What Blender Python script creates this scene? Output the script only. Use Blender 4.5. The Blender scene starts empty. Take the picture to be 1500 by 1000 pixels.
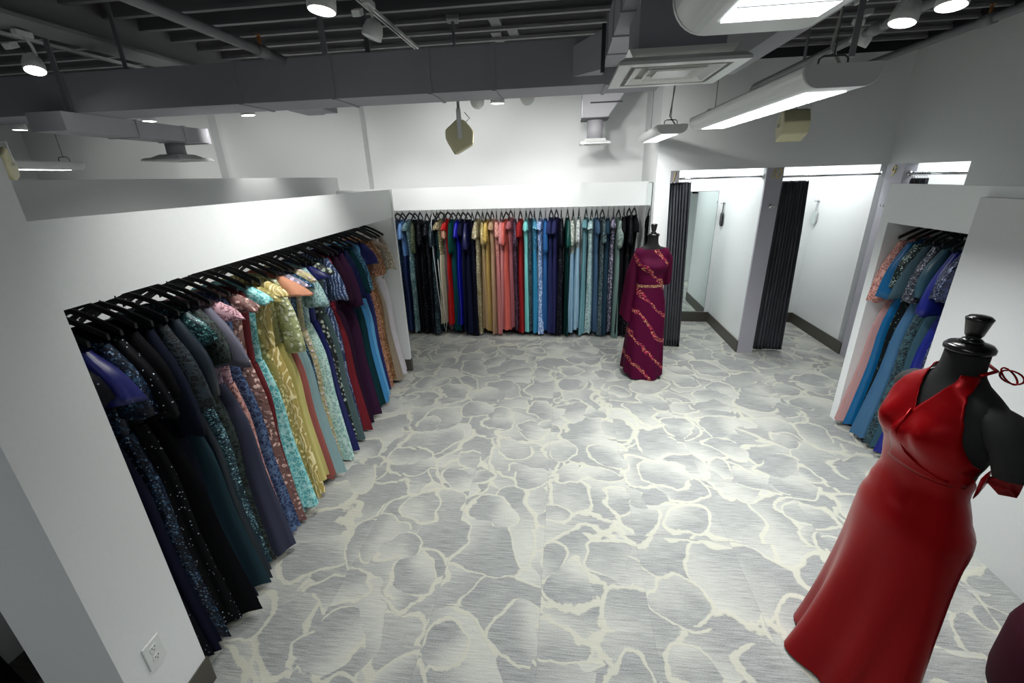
import bpy, bmesh, math, random
from math import sin, cos, pi, atan2, sqrt, floor, radians
from mathutils import Vector, Matrix
RND = random.Random(11)
S = bpy.context.scene
COL = S.collection

# ---------------------------------------------------------------- helpers
def lin(c):
    return tuple((v / 255 / 12.92 if v / 255 <= .04045 else ((v / 255 + .055) / 1.055) ** 2.4) for v in c[:3]) + (1,)

class MB:
    """collects shapes into one mesh"""
    def __init__(s): s.v = []; s.f = []; s.m = []; s.mi = 0
    def add(s, vs, fs):
        o = len(s.v); s.v += [tuple(v) for v in vs]; s.f += [tuple(i + o for i in f) for f in fs]; s.m += [s.mi] * len(fs); return s
    def box(s, x0, x1, y0, y1, z0, z1):
        return s.add([(x0,y0,z0),(x1,y0,z0),(x1,y1,z0),(x0,y1,z0),(x0,y0,z1),(x1,y0,z1),(x1,y1,z1),(x0,y1,z1)],
                     [(0,3,2,1),(4,5,6,7),(0,1,5,4),(1,2,6,5),(2,3,7,6),(3,0,4,7)])
    def rings(s, rs, cap0=True, cap1=True, closed=True):
        n = len(rs[0]); o = len(s.v); f = []
        for r in rs: s.v += [tuple(p) for p in r]
        for i in range(len(rs) - 1):
            for j in range(n if closed else n - 1):
                k = (j + 1) % n
                f.append((o+i*n+j, o+i*n+k, o+(i+1)*n+k, o+(i+1)*n+j))
        if cap0: f.append(tuple(o + j for j in range(n))[::-1])
        if cap1: f.append(tuple(o + (len(rs)-1)*n + j for j in range(n)))
        s.f += f; s.m += [s.mi] * len(f); return s
    def tube(s, pts, r, n=8, cap=True):
        pts = [Vector(p) for p in pts]; rs = []
        rr = r if isinstance(r, (list, tuple)) else [r] * len(pts)
        up = Vector((0, 0, 1))
        t0 = (pts[1] - pts[0]).normalized()
        if abs(t0.dot(up)) > .95: up = Vector((0, 1, 0))
        a = t0.cross(up).normalized()
        for i, p in enumerate(pts):
            t = (pts[min(i+1, len(pts)-1)] - pts[max(i-1, 0)]).normalized()
            a = (a - t * a.dot(t)).normalized(); b = t.cross(a)
            rs.append([p + (a * cos(2*pi*k/n) + b * sin(2*pi*k/n)) * rr[i] for k in range(n)])
        return s.rings(rs, cap, cap)
    def lathe(s, prof, n=20, c=(0,0,0), cap0=True, cap1=True):
        return s.rings([[(c[0]+r*cos(2*pi*k/n), c[1]+r*sin(2*pi*k/n), c[2]+z) for k in range(n)] for r, z in prof], cap0, cap1)
    def frust(s, x0,x1,y0,y1,z0, X0,X1,Y0,Y1,z1, caps=True):
        return s.rings([[(x0,y0,z0),(x1,y0,z0),(x1,y1,z0),(x0,y1,z0)],[(X0,Y0,z1),(X1,Y0,z1),(X1,Y1,z1),(X0,Y1,z1)]], caps, caps)
    def xf(s, M, start=0):
        for i in range(start, len(s.v)): s.v[i] = tuple(M @ Vector(s.v[i]))
        return s
    def build(s, name, mats, parent=None, smooth=False, bevel=0, loc=None):
        me = bpy.data.meshes.new(name); me.from_pydata(s.v, [], s.f)
        for m in (mats if isinstance(mats, (list, tuple)) else [mats]): me.materials.append(m)
        for p, k in zip(me.polygons, s.m): p.material_index = k
        bm = bmesh.new(); bm.from_mesh(me); bmesh.ops.recalc_face_normals(bm, faces=bm.faces); bm.to_mesh(me); bm.free()
        o = bpy.data.objects.new(name, me); COL.objects.link(o)
        if smooth:
            for p in me.polygons: p.use_smooth = True
        if bevel:
            b = o.modifiers.new('bevel', 'BEVEL'); b.width = bevel; b.segments = 2; b.limit_method = 'ANGLE'
        if parent: o.parent = parent
        if loc: o.location = loc
        return o

def tag(o, label, cat, group=None):
    o['label'] = label; o['category'] = cat
    if group: o['group'] = group
    return o
def empty(name, loc, rz=0):
    o = bpy.data.objects.new(name, None); COL.objects.link(o); o.location = loc; o.rotation_euler = (0, 0, rz); o.empty_display_size = .1
    return o
def struct(o): o['kind'] = 'structure'; return o
def copy_tree(o, parent=None):
    c = o.copy(); COL.objects.link(c); c.parent = parent
    for ch in list(o.children): copy_tree(ch, c)
    return c

# ---------------------------------------------------------------- materials
def newmat(name):
    m = bpy.data.materials.new(name); m.use_nodes = True; nt = m.node_tree
    return m, nt, nt.nodes['Principled BSDF']
class NG:
    def __init__(s, nt): s.nt = nt
    def n(s, t, **kw):
        x = s.nt.nodes.new(t)
        for k, v in kw.items():
            if k.startswith('i_'):
                k2 = k[2:]; k2 = int(k2) if k2.isdigit() else k2.replace('_', ' ')
                if isinstance(v, bpy.types.NodeSocket): s.nt.links.new(v, x.inputs[k2])
                else: x.inputs[k2].default_value = v
            else: setattr(x, k, v)
        return x
    def math(s, op, a, b=0, c=None, clamp=False):
        x = s.nt.nodes.new('ShaderNodeMath'); x.operation = op; x.use_clamp = clamp
        for i, v in enumerate((a, b) if c is None else (a, b, c)):
            if isinstance(v, bpy.types.NodeSocket): s.nt.links.new(v, x.inputs[i])
            else: x.inputs[i].default_value = v
        return x.outputs[0]
    def mix(s, f, a, b):
        x = s.nt.nodes.new('ShaderNodeMix'); x.data_type = 'RGBA'
        for k, v in ((0, f), (6, a), (7, b)):
            if isinstance(v, bpy.types.NodeSocket): s.nt.links.new(v, x.inputs[k])
            else: x.inputs[k].default_value = v
        return x.outputs[2]
    def step(s, v, lo, hi):
        x = s.nt.nodes.new('ShaderNodeMapRange'); x.interpolation_type = 'SMOOTHSTEP'
        s.nt.links.new(v, x.inputs[0]); x.inputs[1].default_value = lo; x.inputs[2].default_value = hi
        return x.outputs[0]
    def link(s, a, b): s.nt.links.new(a, b)

def plain(name, c, rough=.6, metal=0, spec=.5, noise=0, emit=None, es=0, coat=0):
    m, nt, b = newmat(name); g = NG(nt)
    b.inputs['Base Color'].default_value = lin(c); b.inputs['Roughness'].default_value = rough
    b.inputs['Metallic'].default_value = metal; b.inputs['Specular IOR Level'].default_value = spec
    b.inputs['Coat Weight'].default_value = coat
    if noise:
        tc = g.n('ShaderNodeTexCoord'); nz = g.n('ShaderNodeTexNoise', i_Vector=tc.outputs['Object'], i_Scale=noise, i_Detail=4.0)
        dk = lin([v * .975 for v in c])
        g.link(g.mix(nz.outputs[0], dk, lin(c)), b.inputs['Base Color'])
        bp = g.n('ShaderNodeBump', i_Strength=.015, i_Distance=.01, i_Height=nz.outputs[0]); g.link(bp.outputs[0], b.inputs['Normal'])
    if emit:
        b.inputs['Emission Color'].default_value = lin(emit); b.inputs['Emission Strength'].default_value = es
    return m

WALL = plain('white_paint', (236, 239, 239), .55, noise=60)
CABW = plain('white_laminate', (236, 240, 240), .4, noise=40)
POSTG = plain('lavender_grey_paint', (176, 174, 184), .5, noise=50)
SIGNG = plain('grey_sign_paint', (140, 138, 142), .5)
BASEB = plain('taupe_rubber_base', (74, 71, 64), .45)
DECK = plain('charcoal_deck_paint', (36, 36, 38), .8, noise=20)
JOIST = plain('grey_joist_paint', (138, 138, 140), .7)
DUCT = plain('grey_duct_paint', (176, 176, 182), .55, noise=9)
DUCTD = plain('dark_grey_duct_paint', (156, 156, 163), .6, noise=9)
SEAM = plain('duct_seam', (58, 58, 62), .6)
PIPE = plain('grey_pipe_paint', (128, 128, 132), .5)
WHITEM = plain('white_enamel', (226, 229, 228), .35)
ALUM = plain('satin_aluminium', (222, 223, 220), .3, metal=.1)
CHROME = plain('chrome', (215, 216, 218), .12, metal=1)
GOLD = plain('gold_letter', (226, 206, 120), .35, metal=.3)
BLACKP = plain('black_lacquer', (12, 12, 13), .22)
BLACKJ = plain('black_jersey', (13, 13, 14), .85)
HANGB = plain('black_velvet_hanger', (12, 13, 17), .65)
CREAM = plain('cream_plastic', (222, 216, 178), .45)
CREAMD = plain('cream_plastic_grille', (196, 188, 146), .6)
MIRROR = plain('mirror_glass', (226, 236, 234), .01, metal=1)
MIRE = plain('mirror_edge', (14, 18, 20), .3)
GREYE = plain('grey_speaker_baffle', (150, 152, 150), .7)
SLOT = plain('outlet_slot', (40, 40, 42), .6)
CABLE = plain('white_cable', (205, 205, 198), .5)
WIRE = plain('steel_wire', (110, 112, 114), .4, metal=.7)
BRASS = plain('sprinkler_brass', (190, 130, 80), .35, metal=.8)
LENS = plain('lit_lens', (245, 248, 250), .5, emit=(246, 251, 255), es=2.6)
LENSW = plain('lens_louvre', (225, 228, 230), .5)
LAMP = plain('lit_lamp_face', (255, 255, 255), .5, emit=(255, 252, 245), es=9)
CURT = None

def curtain_mat():
    m, nt, b = newmat('grey_velvet_curtain'); g = NG(nt)
    tc = g.n('ShaderNodeTexCoord'); mp = g.n('ShaderNodeMapping', i_Vector=tc.outputs['Object']); mp.inputs['Scale'].default_value = (6, 6, 2)
    nz = g.n('ShaderNodeTexNoise', i_Vector=mp.outputs[0], i_Scale=2.0, i_Detail=3.0)
    g.link(g.mix(nz.outputs[0], lin((58, 61, 67)), lin((92, 96, 103))), b.inputs['Base Color'])
    b.inputs['Roughness'].default_value = .85; b.inputs['Sheen Weight'].default_value = .08; b.inputs['Specular IOR Level'].default_value = .2
    return m
CURT = curtain_mat()

def carpet_mat():
    m, nt, b = newmat('petal_carpet_tiles'); g = NG(nt)
    tc = g.n('ShaderNodeTexCoord'); sp = g.n('ShaderNodeSeparateXYZ', i_Vector=tc.outputs['Object'])
    tx = g.math('DIVIDE', g.math('ADD', sp.outputs[0], .115), .61); ty = g.math('DIVIDE', g.math('SUBTRACT', sp.outputs[1], 1.752), .6225)
    ix, iy = g.math('FLOOR', tx), g.math('FLOOR', ty)
    cid = g.n('ShaderNodeCombineXYZ', i_X=ix, i_Y=iy)
    wn = g.n('ShaderNodeTexWhiteNoise', noise_dimensions='2D', i_Vector=cid.outputs[0])
    off = g.n('ShaderNodeVectorMath', operation='SCALE', i_0=wn.outputs['Color']); off.inputs['Scale'].default_value = .10
    p0 = g.n('ShaderNodeVectorMath', operation='ADD', i_0=tc.outputs['Object'], i_1=off.outputs[0])
    flat = g.n('ShaderNodeVectorMath', operation='MULTIPLY', i_0=p0.outputs[0]); flat.inputs[1].default_value = (1, 1, 0)
    def warped(sc, amt, seed):
        a = g.n('ShaderNodeVectorMath', operation='ADD', i_0=flat.outputs[0]); a.inputs[1].default_value = (seed, seed * .7, 0)
        nz = g.n('ShaderNodeTexNoise', noise_dimensions='2D', i_Vector=a.outputs[0], i_Scale=sc, i_Detail=2.5)
        d = g.n('ShaderNodeVectorMath', operation='SUBTRACT', i_0=nz.outputs['Color']); d.inputs[1].default_value = (.5, .5, .5)
        d2 = g.n('ShaderNodeVectorMath', operation='SCALE', i_0=d.outputs[0]); d2.inputs['Scale'].default_value = amt
        return g.n('ShaderNodeVectorMath', operation='ADD', i_0=a.outputs[0], i_1=d2.outputs[0]).outputs[0]
    wv = g.n('ShaderNodeTexNoise', noise_dimensions='2D', i_Vector=flat.outputs[0], i_Scale=3.1, i_Detail=1.0)
    jag = g.n('ShaderNodeTexNoise', noise_dimensions='2D', i_Vector=flat.outputs[0], i_Scale=34.0, i_Detail=3.0)
    def lines(sc, w0, w1, P):
        v = g.n('ShaderNodeTexVoronoi', voronoi_dimensions='2D', feature='DISTANCE_TO_EDGE', i_Vector=P, i_Scale=sc)
        d = g.math('ADD', v.outputs[0], g.math('MULTIPLY', g.math('SUBTRACT', jag.outputs[0], .5), .028))
        wid = g.math('ADD', w0, g.math('MULTIPLY', g.step(wv.outputs[0], .35, .68), w1))
        return v.outputs[0], g.step(g.math('SUBTRACT', wid, d), -.010, .014)
    PA, PB = warped(1.9, .42, 0), warped(2.4, .36, 7.3)
    d1, l1 = lines(2.0, .016, .026, PA)
    # layers of rounded petals, each lying over the ones before it
    def side_of(vc, P, sc):
        dv = g.n('ShaderNodeVectorMath', operation='SUBTRACT', i_0=P, i_1=vc.outputs['Position'])
        rd = g.n('ShaderNodeVectorMath', operation='SUBTRACT', i_0=vc.outputs['Color']); rd.inputs[1].default_value = (.5, .5, .5)
        rn = g.n('ShaderNodeVectorMath', operation='NORMALIZE', i_0=rd.outputs[0])
        dt = g.n('ShaderNodeVectorMath', operation='DOT_PRODUCT', i_0=dv.outputs[0], i_1=rn.outputs[0])
        return g.math('MULTIPLY', dt.outputs['Value'], sc)
    v0 = g.n('ShaderNodeTexVoronoi', voronoi_dimensions='2D', feature='F1', i_Vector=PA, i_Scale=2.0)
    line, grad = l1, g.math('MULTIPLY', g.step(side_of(v0, PA, 2.0), -.35, .5), 1.0)
    for sc, P, r0, rv, w in ((1.75, PB, .36, .24, .030), (2.2, warped(2.0, .40, 13.7), .32, .26, .034), (2.9, warped(2.4, .34, 21.1), .32, .22, .032)):
        vc = g.n('ShaderNodeTexVoronoi', voronoi_dimensions='2D', feature='F1', i_Vector=P, i_Scale=sc); vc.inputs['Randomness'].default_value = .85
        c3 = g.n('ShaderNodeSeparateXYZ', i_Vector=vc.outputs['Color'])
        rad = g.math('MULTIPLY', g.math('ADD', r0, g.math('MULTIPLY', c3.outputs[0], rv)), g.step(c3.outputs[2], .42, .43))
        dist = g.math('ADD', vc.outputs['Distance'], g.math('MULTIPLY', g.math('SUBTRACT', jag.outputs[0], .5), .055))
        df = g.math('SUBTRACT', dist, rad)
        inside = g.step(df, .012, -.012)
        wv2 = g.math('MULTIPLY', g.math('ADD', .55, wv.outputs[0]), w)
        ring = g.math('MULTIPLY', g.step(g.math('SUBTRACT', wv2, g.math('ABSOLUTE', df)), -.010, .012), g.step(rad, .05, .1))
        sd = side_of(vc, P, sc)
        fill = g.math('MULTIPLY', g.step(sd, -.22, .40), 1.0)
        line = g.math('MAXIMUM', g.math('MULTIPLY', line, g.math('SUBTRACT', 1, inside)), ring)
        grad = g.math('ADD', g.math('MULTIPLY', grad, g.math('SUBTRACT', 1, inside)), g.math('MULTIPLY', fill, inside))
    # heather
    mp = g.n('ShaderNodeMapping', i_Vector=tc.outputs['Object']); mp.inputs['Scale'].default_value = (7, 150, 1)
    st = g.n('ShaderNodeTexNoise', noise_dimensions='2D', i_Vector=mp.outputs[0], i_Scale=1.0, i_Detail=3.0, i_Roughness=.7)
    fine = g.n('ShaderNodeTexNoise', noise_dimensions='2D', i_Vector=tc.outputs['Object'], i_Scale=190.0, i_Detail=2.0)
    h = g.math('ADD', g.math('MULTIPLY', g.math('SUBTRACT', st.outputs[0], .5), 1.5), g.math('MULTIPLY', g.math('SUBTRACT', fine.outputs[0], .5), .9))
    basec = g.mix(g.math('ADD', .5, h, clamp=True), lin((108, 111, 111)), lin((172, 175, 172)))
    light = g.mix(g.math('ADD', .55, g.math('MULTIPLY', h, .8), clamp=True), lin((156, 158, 151)), lin((196, 197, 189)))
    c = g.mix(grad, basec, light)
    linec = g.mix(g.math('ADD', .5, g.math('MULTIPLY', h, .5), clamp=True), lin((172, 172, 158)), lin((196, 196, 182)))
    c = g.mix(g.math('MULTIPLY', line, .92), c, linec)
    # tile joints
    fx, fy = g.math('FRACT', tx), g.math('FRACT', ty)
    ex = g.math('MINIMUM', fx, g.math('SUBTRACT', 1, fx)); ey = g.math('MINIMUM', fy, g.math('SUBTRACT', 1, fy))
    j = g.step(g.math('MINIMUM', ex, ey), .006, .0)
    c = g.mix(g.math('MULTIPLY', j, .22), c, lin((110, 112, 112)))
    g.link(c, b.inputs['Base Color']); b.inputs['Roughness'].default_value = .95; b.inputs['Specular IOR Level'].default_value = .15
    bp = g.n('ShaderNodeBump', i_Strength=.25, i_Distance=.006, i_Height=g.math('ADD', h, line)); g.link(bp.outputs[0], b.inputs['Normal'])
    return m

def wood_mat():
    m, nt, b = newmat('dark_wood_planks'); g = NG(nt)
    tc = g.n('ShaderNodeTexCoord'); mp = g.n('ShaderNodeMapping', i_Vector=tc.outputs['Object']); mp.inputs['Scale'].default_value = (3, 22, 1)
    nz = g.n('ShaderNodeTexNoise', i_Vector=mp.outputs[0], i_Scale=2.0, i_Detail=5.0)
    g.link(g.mix(nz.outputs[0], lin((40, 38, 37)), lin((88, 84, 80))), b.inputs['Base Color']); b.inputs['Roughness'].default_value = .5
    return m

FAB = {}
def fabric(kind, c1, c2=None):
    key = (kind, c1, c2)
    if key in FAB: return FAB[key]
    c2 = c2 or tuple(min(255, int(v * 1.35 + 22)) for v in c1)
    m, nt, b = newmat('fabric_%s_%d' % (kind, len(FAB))); g = NG(nt); FAB[key] = m
    A, B = lin(c1), lin(c2)
    dark = tuple(v * .62 for v in A[:3]) + (1,)
    tc = g.n('ShaderNodeTexCoord')
    off = g.n('ShaderNodeVectorMath', operation='ADD', i_0=tc.outputs['Object']); off.inputs[1].default_value = (len(FAB) * .37, len(FAB) * .21, len(FAB) * .13)
    P = off.outputs[0]
    nz = g.n('ShaderNodeTexNoise', i_Vector=P, i_Scale=9.0, i_Detail=2.0)
    rough, sheen, height, bs, metal = .6, .25, None, .3, 0.0
    col = g.mix(g.math('MULTIPLY', nz.outputs[0], .5), A, dark)
    def warp(amt, sc):
        w = g.n('ShaderNodeTexNoise', i_Vector=P, i_Scale=sc, i_Detail=1.0)
        s = g.n('ShaderNodeVectorMath', operation='SCALE', i_0=w.outputs['Color']); s.inputs['Scale'].default_value = amt
        return g.n('ShaderNodeVectorMath', operation='ADD', i_0=P, i_1=s.outputs[0]).outputs[0]
    if kind == 'satin': rough, sheen = .34, .1
    elif kind == 'satinbold': rough, sheen, metal = .30, 0, .4
    elif kind in ('chiffon', 'tulle'):
        mp = g.n('ShaderNodeMapping', i_Vector=P); mp.inputs['Scale'].default_value = (70, 70, 1.5)
        st = g.n('ShaderNodeTexNoise', i_Vector=mp.outputs[0], i_Scale=1.0)
        col = g.mix(g.math('MULTIPLY', st.outputs[0], .7), A, dark if kind == 'chiffon' else B); rough, sheen = .8, .3
    elif kind == 'velvet': rough, sheen = .9, .5
    elif kind in ('sequin', 'sparkle'):
        v = g.n('ShaderNodeTexVoronoi', i_Vector=P, i_Scale=150.0 if kind == 'sequin' else 95.0)
        r = g.n('ShaderNodeSeparateXYZ', i_Vector=v.outputs['Color']).outputs[0]
        if kind == 'sequin':
            mk = g.math('MULTIPLY', g.step(r, .45, .9), g.step(nz.outputs[0], .3, .6))
            gl = g.step(r, .93, .96)  # a few sequins painted brighter as glints
            col = g.mix(mk, col, B); col = g.mix(gl, col, tuple(min(1, v * 1.7 + .15) for v in B[:3]) + (1,)); height = r; bs = .5; rough = .35; metal = .25
        else:
            gl = g.math('MULTIPLY', g.step(r, .90, .93), g.step(v.outputs['Distance'], .36, .24))
            col = g.mix(gl, col, B); rough = .55
    elif kind == 'lace':
        v = g.n('ShaderNodeTexVoronoi', feature='DISTANCE_TO_EDGE', i_Vector=warp(.05, 18.0), i_Scale=34.0)
        n2 = g.n('ShaderNodeTexNoise', i_Vector=P, i_Scale=28.0, i_Detail=3.0)
        ln = g.math('MAXIMUM', g.step(v.outputs[0], .10, .05), g.step(n2.outputs[0], .53, .6))
        col = g.mix(ln, col, B); height = ln; bs = .5; rough = .7
    elif kind == 'floral':
        v = g.n('ShaderNodeTexVoronoi', i_Vector=warp(.03, 30.0), i_Scale=30.0)
        pet = g.step(v.outputs['Distance'], .55, .3)
        r = g.n('ShaderNodeSeparateXYZ', i_Vector=v.outputs['Color']).outputs[0]
        col = g.mix(g.math('MULTIPLY', pet, g.step(r, .1, .55)), col, B)
        col = g.mix(g.step(v.outputs['Distance'], .12, .06), col, dark); height = pet; bs = .9; rough = .55
    elif kind == 'braid':
        w = g.n('ShaderNodeTexWave', i_Vector=warp(.10, 7.0), i_Scale=11.0, i_Distortion=6.0, i_Detail=1.0); w.inputs['Detail Scale'].default_value = 1.5
        rg = g.step(w.outputs['Fac'], .55, .8)
        col = g.mix(rg, col, B); height = rg; bs = .8; rough = .45
    elif kind == 'beadlines':
        w = g.n('ShaderNodeTexWave', i_Vector=warp(.12, 5.0), i_Scale=13.0, i_Distortion=2.0)
        v = g.n('ShaderNodeTexVoronoi', i_Vector=P, i_Scale=150.0)
        r = g.n('ShaderNodeSeparateXYZ', i_Vector=v.outputs['Color']).outputs[0]
        mk = g.math('MULTIPLY', g.step(w.outputs['Fac'], .55, .75), g.step(r, .25, .6))
        col = g.mix(mk, col, B); height = mk; rough = .4
    elif kind == 'diagonal':      # sprays of beading running aslant round the gown
        s = g.n('ShaderNodeSeparateXYZ', i_Vector=tc.outputs['Object'])
        w = g.n('ShaderNodeTexNoise', i_Vector=P, i_Scale=5.0, i_Detail=3.0)
        ph = g.math('ADD', g.math('ADD', g.math('MULTIPLY', s.outputs[2], 3.3), g.math('MULTIPLY', s.outputs[0], 3.4)), g.math('MULTIPLY', w.outputs[0], .8))
        band = g.step(g.math('ABSOLUTE', g.math('SUBTRACT', g.math('FRACT', ph), .5)), .12, .05)
        v = g.n('ShaderNodeTexVoronoi', i_Vector=P, i_Scale=125.0)
        r = g.n('ShaderNodeSeparateXYZ', i_Vector=v.outputs['Color'])
        mk = g.math('MULTIPLY', band, g.step(r.outputs[0], .55, .66))
        bc = g.mix(g.step(r.outputs[1], .3, .7), B, lin((198, 44, 90)))
        col = g.mix(mk, col, bc); height = mk; rough = .7; sheen = .03
    if max(c1) < 70: sheen *= .15
    b.inputs['Roughness'].default_value = rough; b.inputs['Sheen Weight'].default_value = sheen; b.inputs['Metallic'].default_value = metal
    b.inputs['Sheen Tint'].default_value = A; b.inputs['Specular IOR Level'].default_value = .12 if max(c1) < 80 and kind in ('chiffon', 'velvet', 'sparkle', 'tulle', 'diagonal') else .4
    if kind == 'satinbold': b.inputs['Specular IOR Level'].default_value = .22
    g.link(col, b.inputs['Base Color'])
    if height is not None:
        bp = g.n('ShaderNodeBump', i_Strength=bs, i_Distance=.006, i_Height=height); g.link(bp.outputs[0], b.inputs['Normal'])
    return m

# ---------------------------------------------------------------- camera
f, pit, yaw, rol, H = 637.34, .36047, -.12795, -.03096, 2.3
R0 = Vector((cos(yaw), -sin(yaw), 0)); F0 = Vector((sin(yaw), cos(yaw), 0)); Zv = Vector((0, 0, 1))
FW = cos(pit) * F0 - sin(pit) * Zv; U0 = sin(pit) * F0 + cos(pit) * Zv
RT = cos(rol) * R0 + sin(rol) * U0; UP = cos(rol) * U0 - sin(rol) * R0
cam = bpy.data.cameras.new('camera'); co = bpy.data.objects.new('camera', cam); COL.objects.link(co)
cam.sensor_width = 36; cam.lens = 36 * f / 1500; cam.clip_start = .05
M = Matrix((RT, UP, -FW)).transposed().to_4x4(); M.translation = (0, 0, H); co.matrix_world = M
S.camera = co

# ---------------------------------------------------------------- room shell
YF, YB, XR, XRET, ZW, ZO = 5.753, 6.85, 3.6, 1.07, 3.389, 2.317
ZJ = 3.5
struct(MB().box(-9, 6, -3, 8.5, -.1, 0).build('floor', carpet_mat()))
struct(MB().box(-9, -2.03, -3, 2.4, 0, .004).build('floor_wood', wood_mat()))
struct(MB().box(-9, 6, -3, 8.5, 3.85, 3.95).build('ceiling', DECK))
w = MB().box(-9, XRET + .12, YB, YB + .15, 0, 3.85)
struct(w.build('wall_back', WALL))
struct(MB().box(XRET, XRET + .12, YF + .12, YB, 0, 3.85).build('wall_return', WALL))
# shallow pilasters on the back wall
for x0, x1, d in ((-3.50, -2.97, .14), (-6.04, -5.35, .16)):
    struct(MB().box(x0, x1, YB - d, YB, 0, 3.85).build('trim_1' if x0 > -4 else 'trim_2', WALL))
struct(MB().box(-9, -8.85, -3, YB, 0, 3.85).build('wall_left', WALL))
# fitting-room front wall: solid at the corner, header above the openings
w = MB().box(XRET, 1.233, YF, YF + .12, 0, ZW + .03).box(1.233, XR + .12, YF, YF + .12, ZO, ZW + .03)
struct(w.build('wall_fitting', WALL))
# dividers, side and far walls of the fitting rooms
struct(MB().box(2.316, 2.501, YF + .03, 7.117, 0, ZO + .35).build('wall_divider', CABW))
struct(MB().box(1.10, 1.233, YF + .12, 7.117, 0, 3.3).build('wall_room_side', CABW))
struct(MB().box(1.10, 3.72, 7.117, 7.2, 0, 3.4).build('wall_room_far', CABW))
# side wall on the right with the opening of room nine
w = MB().box(XR, XR + .12, -3, 4.673, 0, ZW + .03).box(XR, XR + .12, 4.673, YF + .12, ZO, ZW + .03).box(XR, XR + .12, YF + .12, 7.117, 0, 3.3)
struct(w.build('wall_right', WALL))
struct(MB().box(XR + .12, 5.2, 4.56, 4.64, 0, 3.3).box(XR + .12, 5.2, YF + .02, YF + .10, 0, 3.3).box(5.2, 5.28, 4.5, 6, 0, 3.3).build('wall_room_nine', CABW))
struct(MB().box(2.316, 2.501, YF - .006, YF + .03, 0, ZO).build('trim_3', POSTG))            # face of post 10
struct(MB().box(XR - .006, XR + .12, 5.475, YF, 0, ZO).build('trim_4', POSTG))             # face of post 9
struct(MB().box(1.233, 1.335, YF - .004, YF + .05, 2.185, ZO).build('trim_5', SIGNG))      # short panel of post 1
# baseboards
struct(MB().box(2.300, 2.316, YF + .02, 7.117, 0, .16).build('baseboard_divider', BASEB))
struct(MB().box(3.584, 3.6, YF + .005, 7.117, 0, .16).build('baseboard_room_right', BASEB))
struct(MB().box(1.233, 2.300, 7.099, 7.117, 0, .16).box(2.501, 3.584, 7.099, 7.117, 0, .16).build('baseboard_far', BASEB))
# right wall top gap: dark soffit beam
struct(MB().box(XR, XR + .12, -3, YF + .12, ZW + .03, 3.85).box(XRET, XR, YF, YF + .12, ZW + .03, 3.85).build('trim_6', DECK))

# painted gold numbers on the posts
def strokes(name, polys, M, label, cat='sign', r=.0055):
    mb = MB()
    for pl in polys: mb.tube([(x, 0, z) for x, z in pl], r, 6)
    mb.xf(M)
    return tag(mb.build(name, GOLD, smooth=True), label, cat)
def arc(cx, cz, rx, rz, a0, a1, n=18): return [(cx + rx * cos(radians(a0 + (a1 - a0) * i / n)), cz + rz * sin(radians(a0 + (a1 - a0) * i / n))) for i in range(n + 1)]
one = [(-.012, -.052), (.0, .0), (.012, .052), (-.004, .04)]
def shear(p, dx): return [(x + .18 * z + dx, z) for x, z in p]
M10 = Matrix.Translation((2.425, YF - .010, 2.252))
strokes('room_number', [shear([(-.008, -.05), (-.004, .05), (-.016, .036)], -.026), shear(arc(.026, 0, .026, .05, 0, 360), 0)], M10, 'gold number 10 on the grey post between the two curtained fitting rooms')
M1 = Matrix.Translation((1.285, YF - .008, 2.253))
strokes('room_number', [shear([(-.006, -.05), (-.002, .05), (-.014, .036)], 0)], M1, 'gold number 1 on the short grey panel above the corner curtain')
M9 = Matrix.Translation((XR - .010, 5.625, 2.245)) @ Matrix.Rotation(-pi / 2, 4, 'Z')
strokes('room_number', [shear(arc(0, .022, .024, .03, 0, 360), 0), shear([(.024, .022), (.02, -.02), (.004, -.045), (-.014, -.055)], 0)], M9, 'gold number 9 on the lavender grey post at the wall corner')

# ---------------------------------------------------------------- display cabinets
tl = .06505
def wl(x, z, d): return None
# long side cabinet, local frame: X = out of the cabinet, Y = along it
LO = Vector((-1.711, 1.246, 0)); LROT = atan2(tl, 1)
LLEN = 3.745
cab = tag(empty('display_cabinet', LO, LROT), 'long white dress cabinet along the side aisle, open front under a deep fascia', 'cabinet')
MB().box(-.03, -.008, -.02, LLEN, 1.915, 2.213).build('fascia', CABW, cab)
MB().box(-.62, 0, LLEN - .05, LLEN, .0, 2.213).build('end_panel', CABW, cab)
MB().box(-.64, -.62, -.05, LLEN, 0, 2.10).build('back_panel', CABW, cab)
MB().box(-.62, .008, LLEN - .055, LLEN + .008, 0, .16).build('baseboard', BASEB, cab)
MB().box(-.62, -.34, -.04, -.01, 0, 2.10).build('side_panel', CABW, cab)
MB().tube([(-.31, .0, 1.93), (-.31, LLEN - .05, 1.93)], .014, 10).build('rail', CHROME, cab, smooth=True)
# square white column at the near end
colm = MB().box(-.34, 0, -.317, 0, 0, ZJ)
colm.xf(Matrix.Translation(LO) @ Matrix.Rotation(LROT, 4, 'Z')); struct(colm.build('wall_column', WALL))
bb = MB().box(-.345, .008, -.325, .008, 0, .16); bb.xf(Matrix.Translation(LO) @ Matrix.Rotation(LROT, 4, 'Z')); struct(bb.build('baseboard_column', BASEB))
# higher partition behind it
struct(MB().box(-3.0, -2.851, .55, 5.525, 0, 2.362).build('wall_partition', WALL))
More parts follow.
